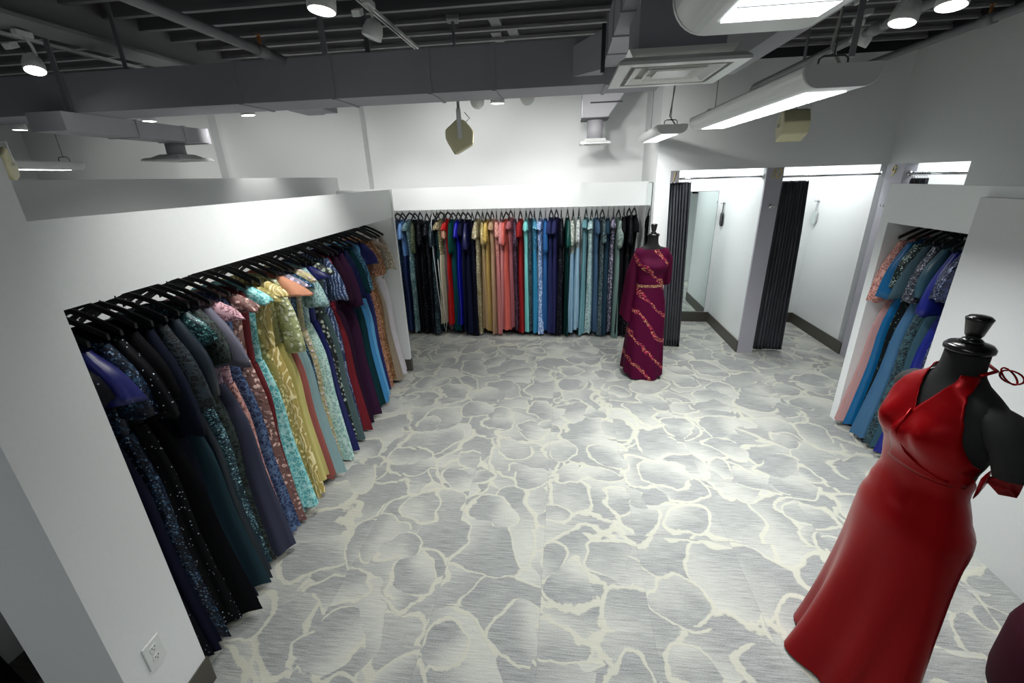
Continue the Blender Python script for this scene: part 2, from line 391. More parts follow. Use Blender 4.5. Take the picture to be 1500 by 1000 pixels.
# power outlet on the column
MO = Matrix.Translation(LO) @ Matrix.Rotation(LROT, 4, 'Z')
ou = empty('power_outlet', (MO @ Vector((0, -.185, .475))), LROT); tag(ou, 'white double power outlet low on the square white column', 'outlet')
MB().box(0, .007, -.04, .04, -.063, .063).build('cover_plate', WHITEM, ou, bevel=.003)
for dz in (.024, -.024):
    r = MB().rings([[(x, .017 * (abs(cos(a)) ** .6) * (1 if cos(a) > 0 else -1), dz + .015 * sin(a)) for a in [2 * pi * k / 20 for k in range(20)]] for x in (.006, .0095)]).build('receptacle', WHITEM, ou)
    MB().box(.0094, .0104, -.008, -.0055, dz + .001, dz + .009).box(.0094, .0104, .0055, .008, dz + .001, dz + .009).box(.0094, .0104, -.002, .002, dz - .009, dz - .005).build('slots', SLOT, r)

# cabinet along the back wall
cab = tag(empty('display_cabinet', (-1.2, 6.25, 0)), 'wide white dress cabinet along the back wall with a plain white fascia', 'cabinet')
bx = lambda x0, x1, y0, y1, z0, z1: MB().box(x0 + 1.2, x1 + 1.2, y0 - 6.25, y1 - 6.25, z0, z1)
bx(-3.75, XRET, 6.25, 6.28, 1.9, 2.2).build('fascia', CABW, cab)
bx(-3.75, -3.70, 6.28, 6.845, 0, 2.15).build('end_panel', CABW, cab)
MB().tube([(-2.5, .28, 1.93), (2.265, .28, 1.93)], .014, 10).build('rail', CHROME, cab, smooth=True)

# short cabinet at the right
cab = tag(empty('display_cabinet', (2.62, 4.107, 0)), 'short white dress cabinet behind the red satin gown', 'cabinet')
rx = lambda x0, x1, y0, y1, z0, z1: MB().box(x0 - 2.62, x1 - 2.62, y0 - 4.107, y1 - 4.107, z0, z1)
rx(2.62, 2.645, .6, 4.107, 1.865, 2.165).build('fascia', CABW, cab)
rx(2.62, 3.24, 4.017, 4.107, 0, 1.865).build('end_panel', CABW, cab)
rx(3.22, 3.24, .6, 4.017, 0, 2.08).build('back_panel', CABW, cab)
MB().tube([(.255, -.09, 1.945), (.255, -1.2, 1.945)], .014, 10).build('rail', CHROME, cab, smooth=True)
struct(MB().box(2.57, 2.62, .4, 3.185, 0, 2.10).build('wall_panel', plain('shaded_white_paint', (206, 209, 209), .55, noise=60)))  # white panel, its shade put into a greyer base colour

# ---------------------------------------------------------------- mirrors and small fittings
m = tag(empty('wall_mirror', (XRET, 6.08, 0)), 'tall frameless mirror on the return wall beside the back dress rail', 'mirror')
MB().box(-.012, -.006, -.16, .155, .03, 2.185).build('mirror_glass', MIRROR, m)
MB().box(-.006, -.0, -.168, .16, .025, 2.19).build('backing', MIRE, m)
m = tag(empty('wall_mirror', (1.94, 7.117, 0)), 'tall mirror on the far wall of the corner fitting room', 'mirror')
MB().box(-.32, .30, -.012, -.006, .175, 2.02).build('mirror_glass', MIRROR, m)
MB().box(-.325, .305, -.006, 0, .17, 2.025).build('backing', MIRE, m)

def hook(x, y, z, rz, label):
    h = tag(empty('clothes_hook', (x, y, z), rz), label, 'hook')     # local +X out of the wall
    MB().lathe([(.026, 0), (.026, .006), (.012, .012)], 16).xf(Matrix.Rotation(pi / 2, 4, 'Y')).build('rose', CHROME, h, smooth=True)
    for s in (-1, 1):
        MB().tube([(.008, 0, 0), (.03, .008 * s, -.012), (.05, .018 * s, -.008), (.056, .022 * s, .018)], .0055, 8).build('prong', CHROME, h, smooth=True)
hook(2.42, YF - .007, 1.885, -pi / 2, 'chrome double hook on the grey post marked 10')
hook(2.315, 7.02, 1.86, pi, 'chrome hook holding the black hand mirror in the corner fitting room')
hook(3.599, 7.02, 1.86, pi, 'chrome hook holding the silver hand mirror in the middle fitting room')
hook(XR - .007, 5.60, 1.88, pi, 'chrome double hook on the lavender post marked 9')
def hand_mirror(x, y, z, frame, glass, label):
    h = tag(empty('hand_mirror', (x, y, z)), label, 'mirror')
    def rr(w, hh, xx): return [(xx, (abs(cos(a)) ** .55) * (1 if cos(a) > 0 else -1) * w, (abs(sin(a)) ** .55) * (1 if sin(a) > 0 else -1) * hh) for a in [2 * pi * k / 28 for k in range(28)]]
    MB().rings([rr(.062, .095, -.012), rr(.066, .1, -.008), rr(.062, .095, 0)]).build('paddle', frame, h, smooth=False)
    MB().box(-.011, -.002, -.012, .012, .09, .24).build('handle', frame, h, bevel=.003)
    MB().rings([rr(.052, .085, -.0135), rr(.052, .085, -.0118)]).build('mirror_glass', glass, h)
hand_mirror(2.302, 7.02, 1.625, BLACKP, BLACKP, 'black paddle hand mirror hanging on the white divider of the corner room')
hand_mirror(3.586, 7.02, 1.625, CHROME, MIRROR, 'silver rimmed hand mirror hanging in the middle fitting room')

# curtains
def curtain(x0, x1, xb0, xb1, y, ztop, rodpts, label, rodlabel, axis='x', npl=9, zb=.04):
    n = npl * 8
    rs = []
    for i in range(19):
        t = i / 18; z = ztop + (zb - ztop) * t
        a, bq = x0 + (xb0 - x0) * t, x1 + (xb1 - x1) * t
        am = .022 + .022 * min(1, t * 4)
        row = []
        for k in range(n + 1):
            u = k / n; ph = 2 * pi * npl * u
            row.append((a + (bq - a) * u + .006 * sin(ph * 2), am * sin(ph + .5 * sin(3 * u + t)) * (1 + .25 * sin(7 * u)), z + (.012 * cos(ph) if i == 0 else 0)))
        rs.append(row)
    back = [[(p[0], p[1] + .006, p[2]) for p in r] for r in rs]
    ring = [r + b[::-1] for r, b in zip(rs, back)]
    rod = tag(empty('curtain_rod', (0, 0, 0)), rodlabel, 'curtain rod')
    c = tag(empty('curtain', ((x0 + x1) / 2, y, 0) if axis == 'x' else (y, (x0 + x1) / 2, 0), 0 if axis == 'x' else -pi / 2), label, 'curtain')
    mb = MB().rings(ring); mid = (x0 + x1) / 2
    mb.v = [((p[0] - mid) if axis == 'x' else (mid - p[0]), p[1], p[2]) for p in mb.v]
    mb.build('drape', CURT, c, smooth=True)
    zr = rodpts[0][2]
    for k in range(npl):
        u = (k + .5) / npl; xx = x0 + (x1 - x0) * u - mid
        if axis != 'x': xx = -xx
        ring_pts = [(xx, .022 * cos(a), zr - .004 + .022 * sin(a)) for a in [2 * pi * q / 12 for q in range(13)]]
        MB().tube(ring_pts, .0025, 5, cap=False).tube([(xx, 0, zr - .026), (xx + .006, 0, ztop - .01)], .002, 5).build('ring', CHROME, c, smooth=True)
    MB().tube(rodpts, .0125, 12).build('tube', CHROME, rod, smooth=True)
    for p, q in ((rodpts[0], rodpts[1]), (rodpts[1], rodpts[0])):
        d = (Vector(q) - Vector(p)).normalized()
        MB().tube([Vector(p), Vector(p) + d * .012], .03, 14).build('bracket', CHROME, rod, smooth=True)
curtain(1.25, 1.50, 1.33, 1.57, YF + .07, 2.175, ((1.234, YF + .07, 2.225), (2.315, YF + .07, 2.225)),
        'dark grey velvet curtain gathered beside the burgundy beaded gown', 'chrome curtain rod across the corner fitting room', npl=7, zb=.06)
curtain(2.515, 2.83, 2.52, 2.89, YF + .07, 2.155, ((2.502, YF + .07, 2.215), (3.599, YF + .07, 2.215)),
        'dark grey velvet curtain gathered beside the post marked 10', 'chrome curtain rod across the middle fitting room', npl=9)
curtain(5.43, 5.20, 5.43, 5.20, XR + .06, 2.16, ((XR + .06, 5.474, 2.215), (XR + .06, 4.674, 2.215)),
        'dark grey velvet curtain behind the post marked 9', 'chrome curtain rod in the opening beside the post marked 9', axis='y', npl=7)

# ---------------------------------------------------------------- gowns on hangers
NTH = 22
def gown(nm_i, kind, c1, c2, shape, sleeve, hem, bod, thick, rnd):
    """gown hanging edge-on; local X = out of the cabinet, Z from the floor"""
    root = empty('evening_gown', (0, 0, 0))
    top = 1.765
    m_sk = fabric(kind, c1, c2); m_bo = fabric(*bod) if bod else m_sk
    HO, HI, pw = {'A': (.27, .24, 1.0), 'str': (.215, .2, 1.0), 'mer': (.25, .23, 2.6), 'ball': (.30, .25, .75)}[shape]
    HO += rnd.uniform(-.025, .03)
    zw = 1.27 + rnd.uniform(-.05, .05); hf = rnd.uniform(.25, 1.0)
    lean = rnd.uniform(-.012, .012)
    k1, k2, p1, p2 = rnd.choice((5, 6, 7)), rnd.choice((9, 10, 11)), rnd.uniform(0, 6), rnd.uniform(0, 6)
    def ring(z, ho, hi, ty, fold, slope=0, xo=0):
        r = []
        for k in range(NTH):
            a = 2 * pi * k / NTH; c, s = cos(a), sin(a)
            q = 2 / 2.3
            x = (abs(c) ** q) * (ho if c > 0 else -hi); y = (abs(s) ** q) * ty * (1 if s > 0 else -1)
            w = fold * (.6 * sin(k1 * a + p1) + .5 * sin(k2 * a + p2))
            x += w * (.55 if c > 0 else .3); y = y * (1 + 6 * w * .5) 
            r.append((x + xo, y + lean * (1.7 - z), z - slope * abs(x)))
        return r
    tb = thick
    bo = [ring(top, .17, .17, tb * .55, 0, .26), ring(top - .05, .185, .185, tb * .8, 0, .18), ring(top - .14, .18, .175, tb * 1.05, .01, .05),
          ring(top - .24, .165, .16, tb * 1.1, .012), ring(top - .36, .15, .145, tb * .95, .015), ring(zw, .14, .135, tb * .85, .02)]
    MB().rings(bo, False, False).build('bodice', m_bo, root, smooth=True)
    sk = []
    for i in range(11):
        t = i / 10; z = zw + .004 + (hem - zw - .004) * t
        tt = t ** pw
        hip = .035 * math.exp(-((t - .22) / .2) ** 2)
        zz = z + (0 if i < 10 else 0)
        sk.append(ring(zz, .14 + hip + (HO - .14) * tt, .135 + hip + (HI - .135) * tt, tb * (.85 + hf * t), .02 + .075 * t))
    sk[-1] = [(x, y, z + .012 * sin(3 * (atan2(y, x)) + p1)) for x, y, z in sk[-1]]
    MB().rings(sk, False, False).build('skirt', m_sk, root, smooth=True)
    if sleeve:
        L, fl, puff, sm = sleeve if len(sleeve) == 4 else sleeve + (None,)
        ms = fabric(*sm) if sm else m_bo
        for sg in (1, -1):
            rs = []
            for i in range(8):
                t = i / 7
                z = top - .045 - L * t + .0
                wx = (.018 + .042 * min(1, t * 3)) * (1 + fl * t) + puff * sin(pi * min(1, t * 1.05)) * .05
                cx = .172 + .038 * min(1, t * 1.6) + .012 * t
                ty = tb * (.5 + .35 * min(1, t * 3)) * (1 + .35 * fl * t + .5 * puff * sin(pi * t))
                row = []
                for k in range(14):
                    a = 2 * pi * k / 14
                    w = 1 + .14 * t * (1 + fl) * sin(4 * a + p2)
                    row.append((sg * (cx + wx * cos(a) * w), ty * sin(a) * w + lean * L * t, z - .05 * (cx + wx * cos(a) - .17) * 4 * (1 - t) + .01 * t * sin(3 * a + p1)))
                rs.append(row)
            MB().rings(rs, False, True).build('sleeve', ms, root, smooth=True)
    return root

def hanger_proto():
    h = empty('clothes_hanger', (0, 0, 0))
    pts = []
    for i in range(13):
        u = -1 + 2 * i / 12
        pts.append((.205 * u, 0, 1.845 - .085 * abs(u) ** 1.25 - .012 * u * u))
    mb = MB()
    rs = [[(p[0], p[1] + dy, p[2] + dz) for dy, dz in ((-.006, -.014), (.006, -.014), (.006, .010), (-.006, .010))] for p in pts]
    mb.rings(rs)
    mb.build('arms', HANGB, h, smooth=False)
    MB().tube([(0, 0, 1.85), (0, 0, 1.90), (.0, 0, 1.915), (.016, 0, 1.932), (.012, 0, 1.948), (0, 0, 1.952), (-.014, 0, 1.945), (-.017, 0, 1.93)], .003, 6).build('hook', CHROME, h, smooth=True)
    return h
HP = [None]
def place(rack, o, hg, pos, jit, dz=0):
    if rack == 'side':
        base = MO @ Vector((-.31, pos, 0)); rz = LROT
    elif rack == 'back':
        base = Vector((pos, 6.515, 0)); rz = -pi / 2
    else:
        base = Vector((2.875, pos, .015)); rz = pi
    for q in (o, hg):
        q.location = base + Vector((0, 0, dz)); q.rotation_euler = (0, 0, rz + jit)

RACKNAME = {'side': 'long side rack', 'back': 'back wall rack', 'short': 'short rack behind the red gown'}
RACKSHORT = {'side': 'long side rack', 'back': 'back wall rack', 'short': 'short rack'}
def rack(which, items, thick, jmax, seed):
    rnd = random.Random(seed)
    prev = None
    for i, it in enumerate(items):
        pos, nm, kind, c1, c2, shape, sleeve, hem = it[:8]; bod = it[8] if len(it) > 8 else None
        g = gown(i, kind, c1, c2, shape, sleeve, hem + rnd.uniform(0, .02), bod, thick, rnd)
        nb = items[i - 1][1] if i else items[1][1]
        lb = '%s on the %s' % (nm, RACKSHORT[which])
        for q in (nb, nb.split(' with ')[0].split(' in a ')[0].split(' fading')[0].split(' covered')[0], ' '.join(nb.split()[:2]) + ' gown'):
            if len((lb + ' beside the ' + q).split()) <= 16: lb += ' beside the ' + q; break
        tag(g, lb, 'gown', 'gowns on the ' + RACKNAME[which])
        if HP[0] is None: HP[0] = hanger_proto(); hg = HP[0]
        else: hg = copy_tree(HP[0])
        hl = 'black hanger holding the %s on the %s' % (nm, RACKSHORT[which])
        tag(hg, hl if len(hl.split()) <= 16 else hl.replace(' on the ' + RACKSHORT[which], ''), 'hanger', 'hangers on the ' + RACKNAME[which])
        place(which, g, hg, pos, rnd.uniform(-jmax, jmax), rnd.uniform(-.02, .004))

SH, EL, LG = (.17, .3, 0), (.33, .35, 0), (.55, .15, 0)
CAP, PUF = (.10, .5, 0), (.34, .1, 1)
NAVY, BLK = (14, 20, 44), (10, 11, 15)
side = [
 (.055, 'black gown with white neck trim', 'sparkle', (11, 12, 20), (120, 130, 150), 'str', SH, .06),
 (.125, 'navy gown with royal blue flutter sleeves', 'chiffon', (14, 17, 38), None, 'A', (.22, .9, 0, ('satin', (27, 32, 104))), .05, ('sparkle', (16, 20, 48), (150, 190, 220))),
 (.20, 'black navy gown with blue beaded edging', 'sequin', (12, 16, 32), (60, 96, 130), 'A', EL, .04),
 (.275, 'black capelet gown with scattered glitter', 'sparkle', (9, 10, 14), (200, 215, 225), 'A', (.36, .9, 0), .03),
 (.345, 'plain black chiffon gown', 'chiffon', (11, 12, 16), None, 'ball', EL, .03),
 (.415, 'ink blue trumpet gown', 'chiffon', (14, 19, 36), None, 'mer', LG, .03),
 (.49, 'black lace gown with smoky teal panel', 'chiffon', (38, 62, 72), None, 'A', (.45, .2, 0), .04, ('lace', (12, 14, 18), (34, 48, 56))),
 (.565, 'dark slate satin gown with banded cuffs', 'satin', (31, 42, 52), None, 'A', (.42, .1, .4), .04),
 (.64, 'deep teal sequin gown fading to ice blue', 'sequin', (26, 52, 66), (140, 190, 205), 'str', SH, .05, ('sequin', (14, 34, 42), (70, 130, 130))),
 (.715, 'black green lace gown', 'lace', (20, 26, 26), (52, 66, 62), 'str', (.3, .2, .3), .06),
 (.79, 'smoky grey tulle gown with mauve flutter sleeves', 'tulle', (52, 60, 74), (66, 60, 84), 'ball', (.33, 1.0, 0, ('tulle', (92, 98, 112), (104, 92, 110))), .06, ('lace', (60, 56, 64), (124, 104, 122))),
 (.865, 'dusty rose lace gown', 'lace', (146, 98, 94), (206, 156, 148), 'str', CAP, .09, ('lace', (150, 110, 118), (222, 178, 190))),
 (.945, 'denim blue lace gown', 'lace', (38, 52, 88), (84, 108, 144), 'str', None, .04),
 (1.03, 'blush gown covered in metallic petals', 'floral', (122, 88, 84), (226, 190, 180), 'str', CAP, .03),
 (1.10, 'deep crimson gown', 'chiffon', (96, 14, 24), None, 'str', None, .12),
 (1.175, 'aqua beaded lace gown', 'lace', (92, 178, 182), (170, 224, 222), 'A', CAP, .05),
 (1.25, 'olive gold beaded lace gown', 'floral', (146, 136, 74), (214, 206, 150), 'str', CAP, .06),
 (1.34, 'pale gold gown with braided ribbon scrolls', 'braid', (188, 168, 96), (240, 228, 176), 'A', CAP, .03),
 (1.425, 'pale green gown with white flower sleeves', 'satin', (206, 198, 124), None, 'str', (.52, .1, 0, ('floral', (176, 184, 132), (236, 242, 220))), .1, ('floral', (180, 184, 130), (234, 240, 216))),
 (1.50, 'terracotta rose gown with ruffled shoulder', 'chiffon', (158, 88, 80), None, 'A', (.14, 1.2, 0, ('chiffon', (212, 150, 118))), .06),
 (1.58, 'lilac flower gown with pale aqua overskirt', 'tulle', (120, 152, 156), (150, 176, 176), 'A', CAP, .03, ('floral', (136, 132, 146), (222, 206, 232))),
 (1.66, 'dark peacock sequin gown', 'sequin', (14, 36, 56), (60, 110, 140), 'str', CAP, .04),
 (1.745, 'champagne gown with lilac sprigs', 'floral', (196, 186, 142), (222, 208, 206), 'str', CAP, .03),
 (1.835, 'mint tulle gown with lace sleeves', 'lace', (148, 192, 186), (200, 226, 218), 'ball', (.30, .55, 0, ('lace', (126, 166, 168), (178, 208, 206))), .03, ('lace', (120, 160, 166), (190, 214, 214))),
 (1.925, 'royal navy gown', 'satin', (18, 24, 86), None, 'A', CAP, .04),
 (2.015, 'black gown with silver leaf sequins', 'floral', (20, 30, 28), (178, 190, 178), 'str', CAP, .05),
 (2.105, 'slate green satin gown', 'satin', (70, 92, 94), None, 'A', None, .03),
 (2.195, 'steel blue gown with beaded scroll sleeves', 'beadlines', (40, 60, 96), (160, 176, 206), 'str', (.36, .35, 0), .04),
 (2.285, 'wine red gown', 'chiffon', (112, 14, 30), None, 'A', None, .04, ('floral', (120, 16, 40), (220, 60, 100))),
 (2.385, 'dark plum gown with magenta neckline', 'chiffon', (42, 20, 42), None, 'A', (.42, .3, 0), .03, ('velvet', (40, 18, 36), None)),
 (2.49, 'aubergine chiffon gown', 'chiffon', (54, 26, 54), None, 'ball', (.5, .3, 0), .03),
 (2.60, 'midnight blue gown with sapphire glitter', 'sparkle', (14, 22, 58), (80, 110, 200), 'A', (.45, .4, 0), .03),
 (2.71, 'dark teal gown with draped sleeves', 'chiffon', (10, 50, 56), None, 'A', (.42, .6, 0), .05),
 (2.82, 'peacock gown with sequined elbow sleeves', 'chiffon', (62, 136, 190), None, 'A', (.42, .4, 0, ('sequin', (24, 66, 96), (90, 160, 186))), .05, ('sequin', (24, 66, 96), (90, 160, 186))),
 (2.93, 'sky blue gown', 'chiffon', (98, 172, 222), None, 'A', None, .06),
 (3.04, 'indigo gown with cap sleeves', 'chiffon', (30, 36, 98), None, 'str', (.2, .3, 0), .05),
 (3.15, 'copper lace gown', 'lace', (132, 88, 66), (188, 138, 108), 'str', (.34, .2, 0), .05),
 (3.26, 'bronze sequin gown', 'sequin', (112, 76, 44), (176, 130, 84), 'str', (.36, .2, 0), .06),
 (3.37, 'taupe satin gown', 'satin', (150, 136, 118), None, 'A', CAP, .05),
 (3.49, 'pearl grey gown', 'satin', (206, 202, 208), None, 'A', None, .05),
 (3.60, 'ivory gown with champagne sequin sleeves', 'chiffon', (222, 218, 222), None, 'A', (.36, .3, 0, ('sequin', (158, 146, 122), (226, 218, 200))), .06, ('sequin', (168, 156, 132), (226, 218, 200))),
]
rack('side', side, .046, .06, 3)

back = [
 (-2.60, 'inky blue gown', 'chiffon', (22, 30, 60), None, 'str', None, .06),
 (-2.51, 'dark denim gown', 'sequin', (26, 44, 72), (80, 110, 140), 'str', SH, .05),
 (-2.43, 'navy gown with light blue sleeves', 'satin', (24, 40, 84), None, 'A', (.22, .5, 0, ('satin', (110, 150, 206))), .08, ('satin', (96, 138, 196), None)),
 (-2.32, 'frosted teal sequin gown', 'sequin', (66, 104, 112), (170, 204, 206), 'A', CAP, .04),
 (-2.24, 'black gown with olive sleeves', 'chiffon', (16, 18, 24), None, 'str', (.42, .1, 0, ('lace', (38, 46, 34), (82, 94, 66))), .05),
 (-2.16, 'black gown with star glitter', 'sparkle', (13, 14, 20), (190, 205, 215), 'A', EL, .04),
 (-2.06, 'charcoal glitter gown', 'sparkle', (22, 23, 30), (150, 170, 185), 'A', SH, .06),
 (-1.97, 'black gown with teal shimmer', 'sequin', (12, 15, 20), (60, 96, 110), 'A', EL, .04),
 (-1.90, 'dark spruce gown in a piped garment bag', 'chiffon', (20, 48, 50), None, 'str', None, .10),
 (-1.84, 'ivory gown', 'satin', (208, 204, 178), None, 'str', CAP, .18, ('floral', (120, 116, 84), (206, 190, 160))),
 (-1.79, 'mauve brown gown', 'chiffon', (96, 76, 82), None, 'str', (.2, .3, 0, ('satin', (190, 142, 118))), .10),
 (-1.735, 'bright red gown', 'satin', (168, 20, 18), None, 'A', CAP, .18),
 (-1.66, 'emerald gown with elbow sleeves', 'chiffon', (10, 66, 74), None, 'str', (.42, .5, 0, ('velvet', (8, 62, 56), None)), .09),
 (-1.58, 'cobalt blue gown', 'satin', (22, 26, 156), None, 'A', (.2, .5, 0), .16),
 (-1.505, 'dark navy gown', 'chiffon', (16, 20, 46), None, 'A', SH, .06),
 (-1.435, 'navy gown with bell sleeves', 'chiffon', (18, 22, 50), None, 'A', (.36, .7, 0, ('satin', (20, 24, 72))), .05),
 (-1.37, 'black navy column gown', 'chiffon', (14, 17, 34), None, 'A', None, .03),
 (-1.29, 'pale gold sequin gown with ruffled edge', 'sequin', (146, 134, 96), (232, 226, 196), 'mer', (.22, .9, 0), .03),
 (-1.215, 'tan gown with gold bodice', 'chiffon', (166, 140, 104), None, 'str', (.30, .3, 0), .10, ('sequin', (164, 146, 92), (222, 208, 160))),
 (-1.145, 'antique gold gown', 'satin', (176, 148, 84), None, 'str', (.26, .4, 0, ('lace', (170, 142, 60), (210, 184, 104))), .07),
 (-1.075, 'champagne beige gown', 'chiffon', (184, 152, 122), None, 'A', CAP, .03),
 (-1.01, 'dusty pink gown with lace sleeves', 'satin', (186, 118, 118), None, 'A', (.2, .5, 0, ('lace', (186, 116, 108), (222, 166, 154))), .06, ('lace', (180, 110, 104), (218, 160, 150))),
 (-.935, 'rose pink gown', 'chiffon', (206, 134, 136), None, 'str', (.3, .2, 0), .10),
 (-.865, 'coral gown', 'satin', (206, 98, 88), None, 'A', (.30, .3, 0), .12),
 (-.80, 'mauve rose gown', 'chiffon', (160, 92, 100), None, 'str', CAP, .12),
 (-.745, 'plum sequin gown', 'sequin', (42, 22, 42), (112, 84, 110), 'str', EL, .10),
 (-.66, 'scarlet gown with flutter sleeves', 'chiffon', (146, 10, 18), None, 'A', (.2, .9, 0), .05),
 (-.575, 'aqua mint gown', 'satin', (122, 206, 204), None, 'A', (.12, .5, 0), .08),
 (-.515, 'midnight denim sequin gown', 'sequin', (28, 42, 56), (90, 118, 130), 'str', None, .08),
 (-.455, 'turquoise gown with beaded bodice', 'satin', (48, 136, 178), None, 'A', CAP, .06, ('sequin', (44, 120, 160), (130, 196, 216))),
 (-.37, 'light blue lace gown', 'lace', (84, 122, 182), (188, 208, 232), 'mer', CAP, .06),
 (-.295, 'azure gown', 'chiffon', (32, 94, 156), None, 'str', (.42, .2, 0), .09),
 (-.215, 'navy gown with draped bodice', 'chiffon', (20, 30, 82), None, 'A', SH, .06),
 (-.14, 'indigo navy gown', 'chiffon', (26, 28, 80), None, 'A', SH, .06),
 (-.07, 'black gown with falling sequins', 'sparkle', (14, 17, 26), (170, 185, 195), 'A', EL, .07),
 (.02, 'dark emerald gown with bell sleeve', 'chiffon', (8, 46, 46), None, 'A', (.36, .8, 0, ('satin', (8, 66, 62))), .03),
 (.10, 'ice blue gown with silver lace sleeves', 'satin', (134, 172, 196), None, 'A', (.33, .1, 0, ('lace', (120, 136, 130), (214, 220, 206))), .09, ('lace', (130, 146, 140), (216, 222, 210))),
 (.18, 'powder blue gown with pearl bodice', 'satin', (146, 182, 204), None, 'A', (.3, .1, 0, ('lace', (140, 152, 156), (206, 212, 208))), .10, ('lace', (140, 152, 156), (206, 212, 208))),
 (.28, 'dusty teal satin gown', 'satin', (100, 146, 156), None, 'mer', CAP, .02),
 (.36, 'pale silver blue gown', 'lace', (122, 164, 172), (190, 212, 210), 'str', CAP, .06),
 (.43, 'steel blue gown with wrap skirt', 'chiffon', (52, 82, 112), None, 'str', SH, .08),
 (.51, 'charcoal teal beaded gown', 'lace', (28, 40, 48), (90, 112, 116), 'mer', (.3, .2, 0), .04),
 (.59, 'deep sea blue gown', 'chiffon', (34, 58, 74), None, 'A', SH, .04),
 (.665, 'lilac silver flower gown', 'floral', (70, 76, 90), (190, 180, 204), 'str', CAP, .06),
 (.735, 'sage tulle gown with balloon sleeves', 'tulle', (86, 112, 108), (108, 132, 126), 'A', (.36, .1, 1, ('lace', (90, 112, 108), (142, 158, 150))), .04),
 (.81, 'plain black crepe gown', 'chiffon', (13, 14, 17), None, 'A', SH, .06),
 (.88, 'black sequin gown', 'sparkle', (12, 13, 17), (150, 150, 155), 'A', EL, .05),
 (.95, 'black velvet gown', 'velvet', (11, 12, 15), None, 'A', SH, .06),
]
rack('back', back, .038, .14, 5)

short = [
 (3.925, 'blush pink gown with rose lace sleeves', 'chiffon', (184, 142, 140), None, 'A', (.5, .35, 0, ('lace', (176, 116, 108), (226, 172, 160))), .04, ('lace', (186, 122, 120), (224, 166, 160))),
 (3.84, 'cerulean blue gown with cape sleeves', 'satin', (12, 96, 148), None, 'A', (.44, .5, 0), .05),
 (3.755, 'black gown with green silver beading', 'sparkle', (12, 18, 22), (150, 190, 170), 'A', (.34, .1, 0, ('sequin', (20, 34, 36), (170, 196, 186))), .05, ('sequin', (20, 34, 36), (150, 180, 172))),
 (3.665, 'steel blue satin gown with flutter sleeve', 'satin', (62, 104, 140), None, 'A', (.4, .8, 0, ('chiffon', (58, 84, 96))), .05, ('sequin', (40, 60, 76), (150, 172, 190))),
 (3.575, 'dark spruce gown with embroidered flowers', 'lace', (24, 40, 48), (56, 88, 96), 'A', (.42, .2, 0, ('sequin', (36, 48, 60), (140, 140, 150))), .03),
 (3.485, 'dusky teal gown with jewelled waist', 'chiffon', (40, 76, 92), None, 'A', (.36, .1, .3, ('satin', (44, 80, 96))), .04, ('floral', (30, 56, 70), (90, 130, 140))),
 (3.40, 'ultramarine blue gown', 'satin', (20, 32, 120), None, 'A', (.45, .5, 0), .05),
 (3.315, 'midnight gown with pewter beads', 'sequin', (16, 26, 52), (120, 130, 160), 'A', EL, .04),
 (3.235, 'black navy lace gown', 'lace', (14, 18, 34), (40, 50, 84), 'A', EL, .04),
]
rack('short', short, .048, .06, 8)

# clear garment bag edge piping round the spruce gown on the back rail
gb = tag(empty('garment_bag', (-1.90, 6.29, 0)), 'clear garment bag with white piping on the back wall rack', 'garment bag')
MB().tube([(.0, .0, 1.86), (-.03, 0, 1.72), (-.04, 0, 1.3), (-.02, 0, .75), (.0, 0, .35), (.05, .0, .06), (.075, 0, .2), (.06, 0, .5), (.02, 0, .95), (.02, 0, 1.2)], .0045, 6).build('piping', WHITEM, gb, smooth=True)

# ---------------------------------------------------------------- dress forms
TZ = [(1.66,.056,.056),(1.60,.056,.058),(1.565,.064,.064),(1.545,.088,.068),(1.52,.135,.075),(1.49,.172,.084),(1.45,.186,.094),(1.38,.180,.102),(1.30,.166,.104),(1.20,.146,.096),(1.12,.134,.092),(1.02,.156,.106),(.92,.180,.120),(.82,.186,.122),(.72,.178,.116)]
def tor(z):
    if z >= TZ[0][0]: return TZ[0][1:]
    for (z0, a0, d0), (z1, a1, d1) in zip(TZ, TZ[1:]):
        if z >= z1:
            t = (z0 - z) / (z0 - z1); t = t * t * (3 - 2 * t); return a0 + (a1 - a0) * t, d0 + (d1 - d0) * t
    return TZ[-1][1:]
def bust(x, z, amt): return amt * sum(math.exp(-((x - s) / .068) ** 2 - ((z - 1.345) / .075) ** 2) for s in (-.082, .082))
def surf(th, z, off=0, amt=.052, cloth=0):
    a, d = tor(z); a += off; d += off
    c, s = cos(th), sin(th); q = 2 / 2.2
    x = (abs(c) ** q) * a * (1 if c > 0 else -1); y = (abs(s) ** q) * d * (1 if s > 0 else -1)
    if s < 0:
        b = bust(x, z, amt)
        if cloth: b = max(b, .8 * amt * math.exp(-(x / .10) ** 2 - ((z - 1.325) / .07) ** 2))
        y -= b * min(1, -s * 1.6)
    elif z < 1.1: y += .03 * math.exp(-((z - .9) / .12) ** 2)
    return (x, y, z)
def front(x, z, off=0, amt=.052):
    a, d = tor(z); a += off
    u = max(-.9995, min(.9995, x / a)); c = abs(u) ** 1.1; th = -math.acos(c)
    if u < 0: th = -pi - th
    return surf(th, z, off, amt, 1)
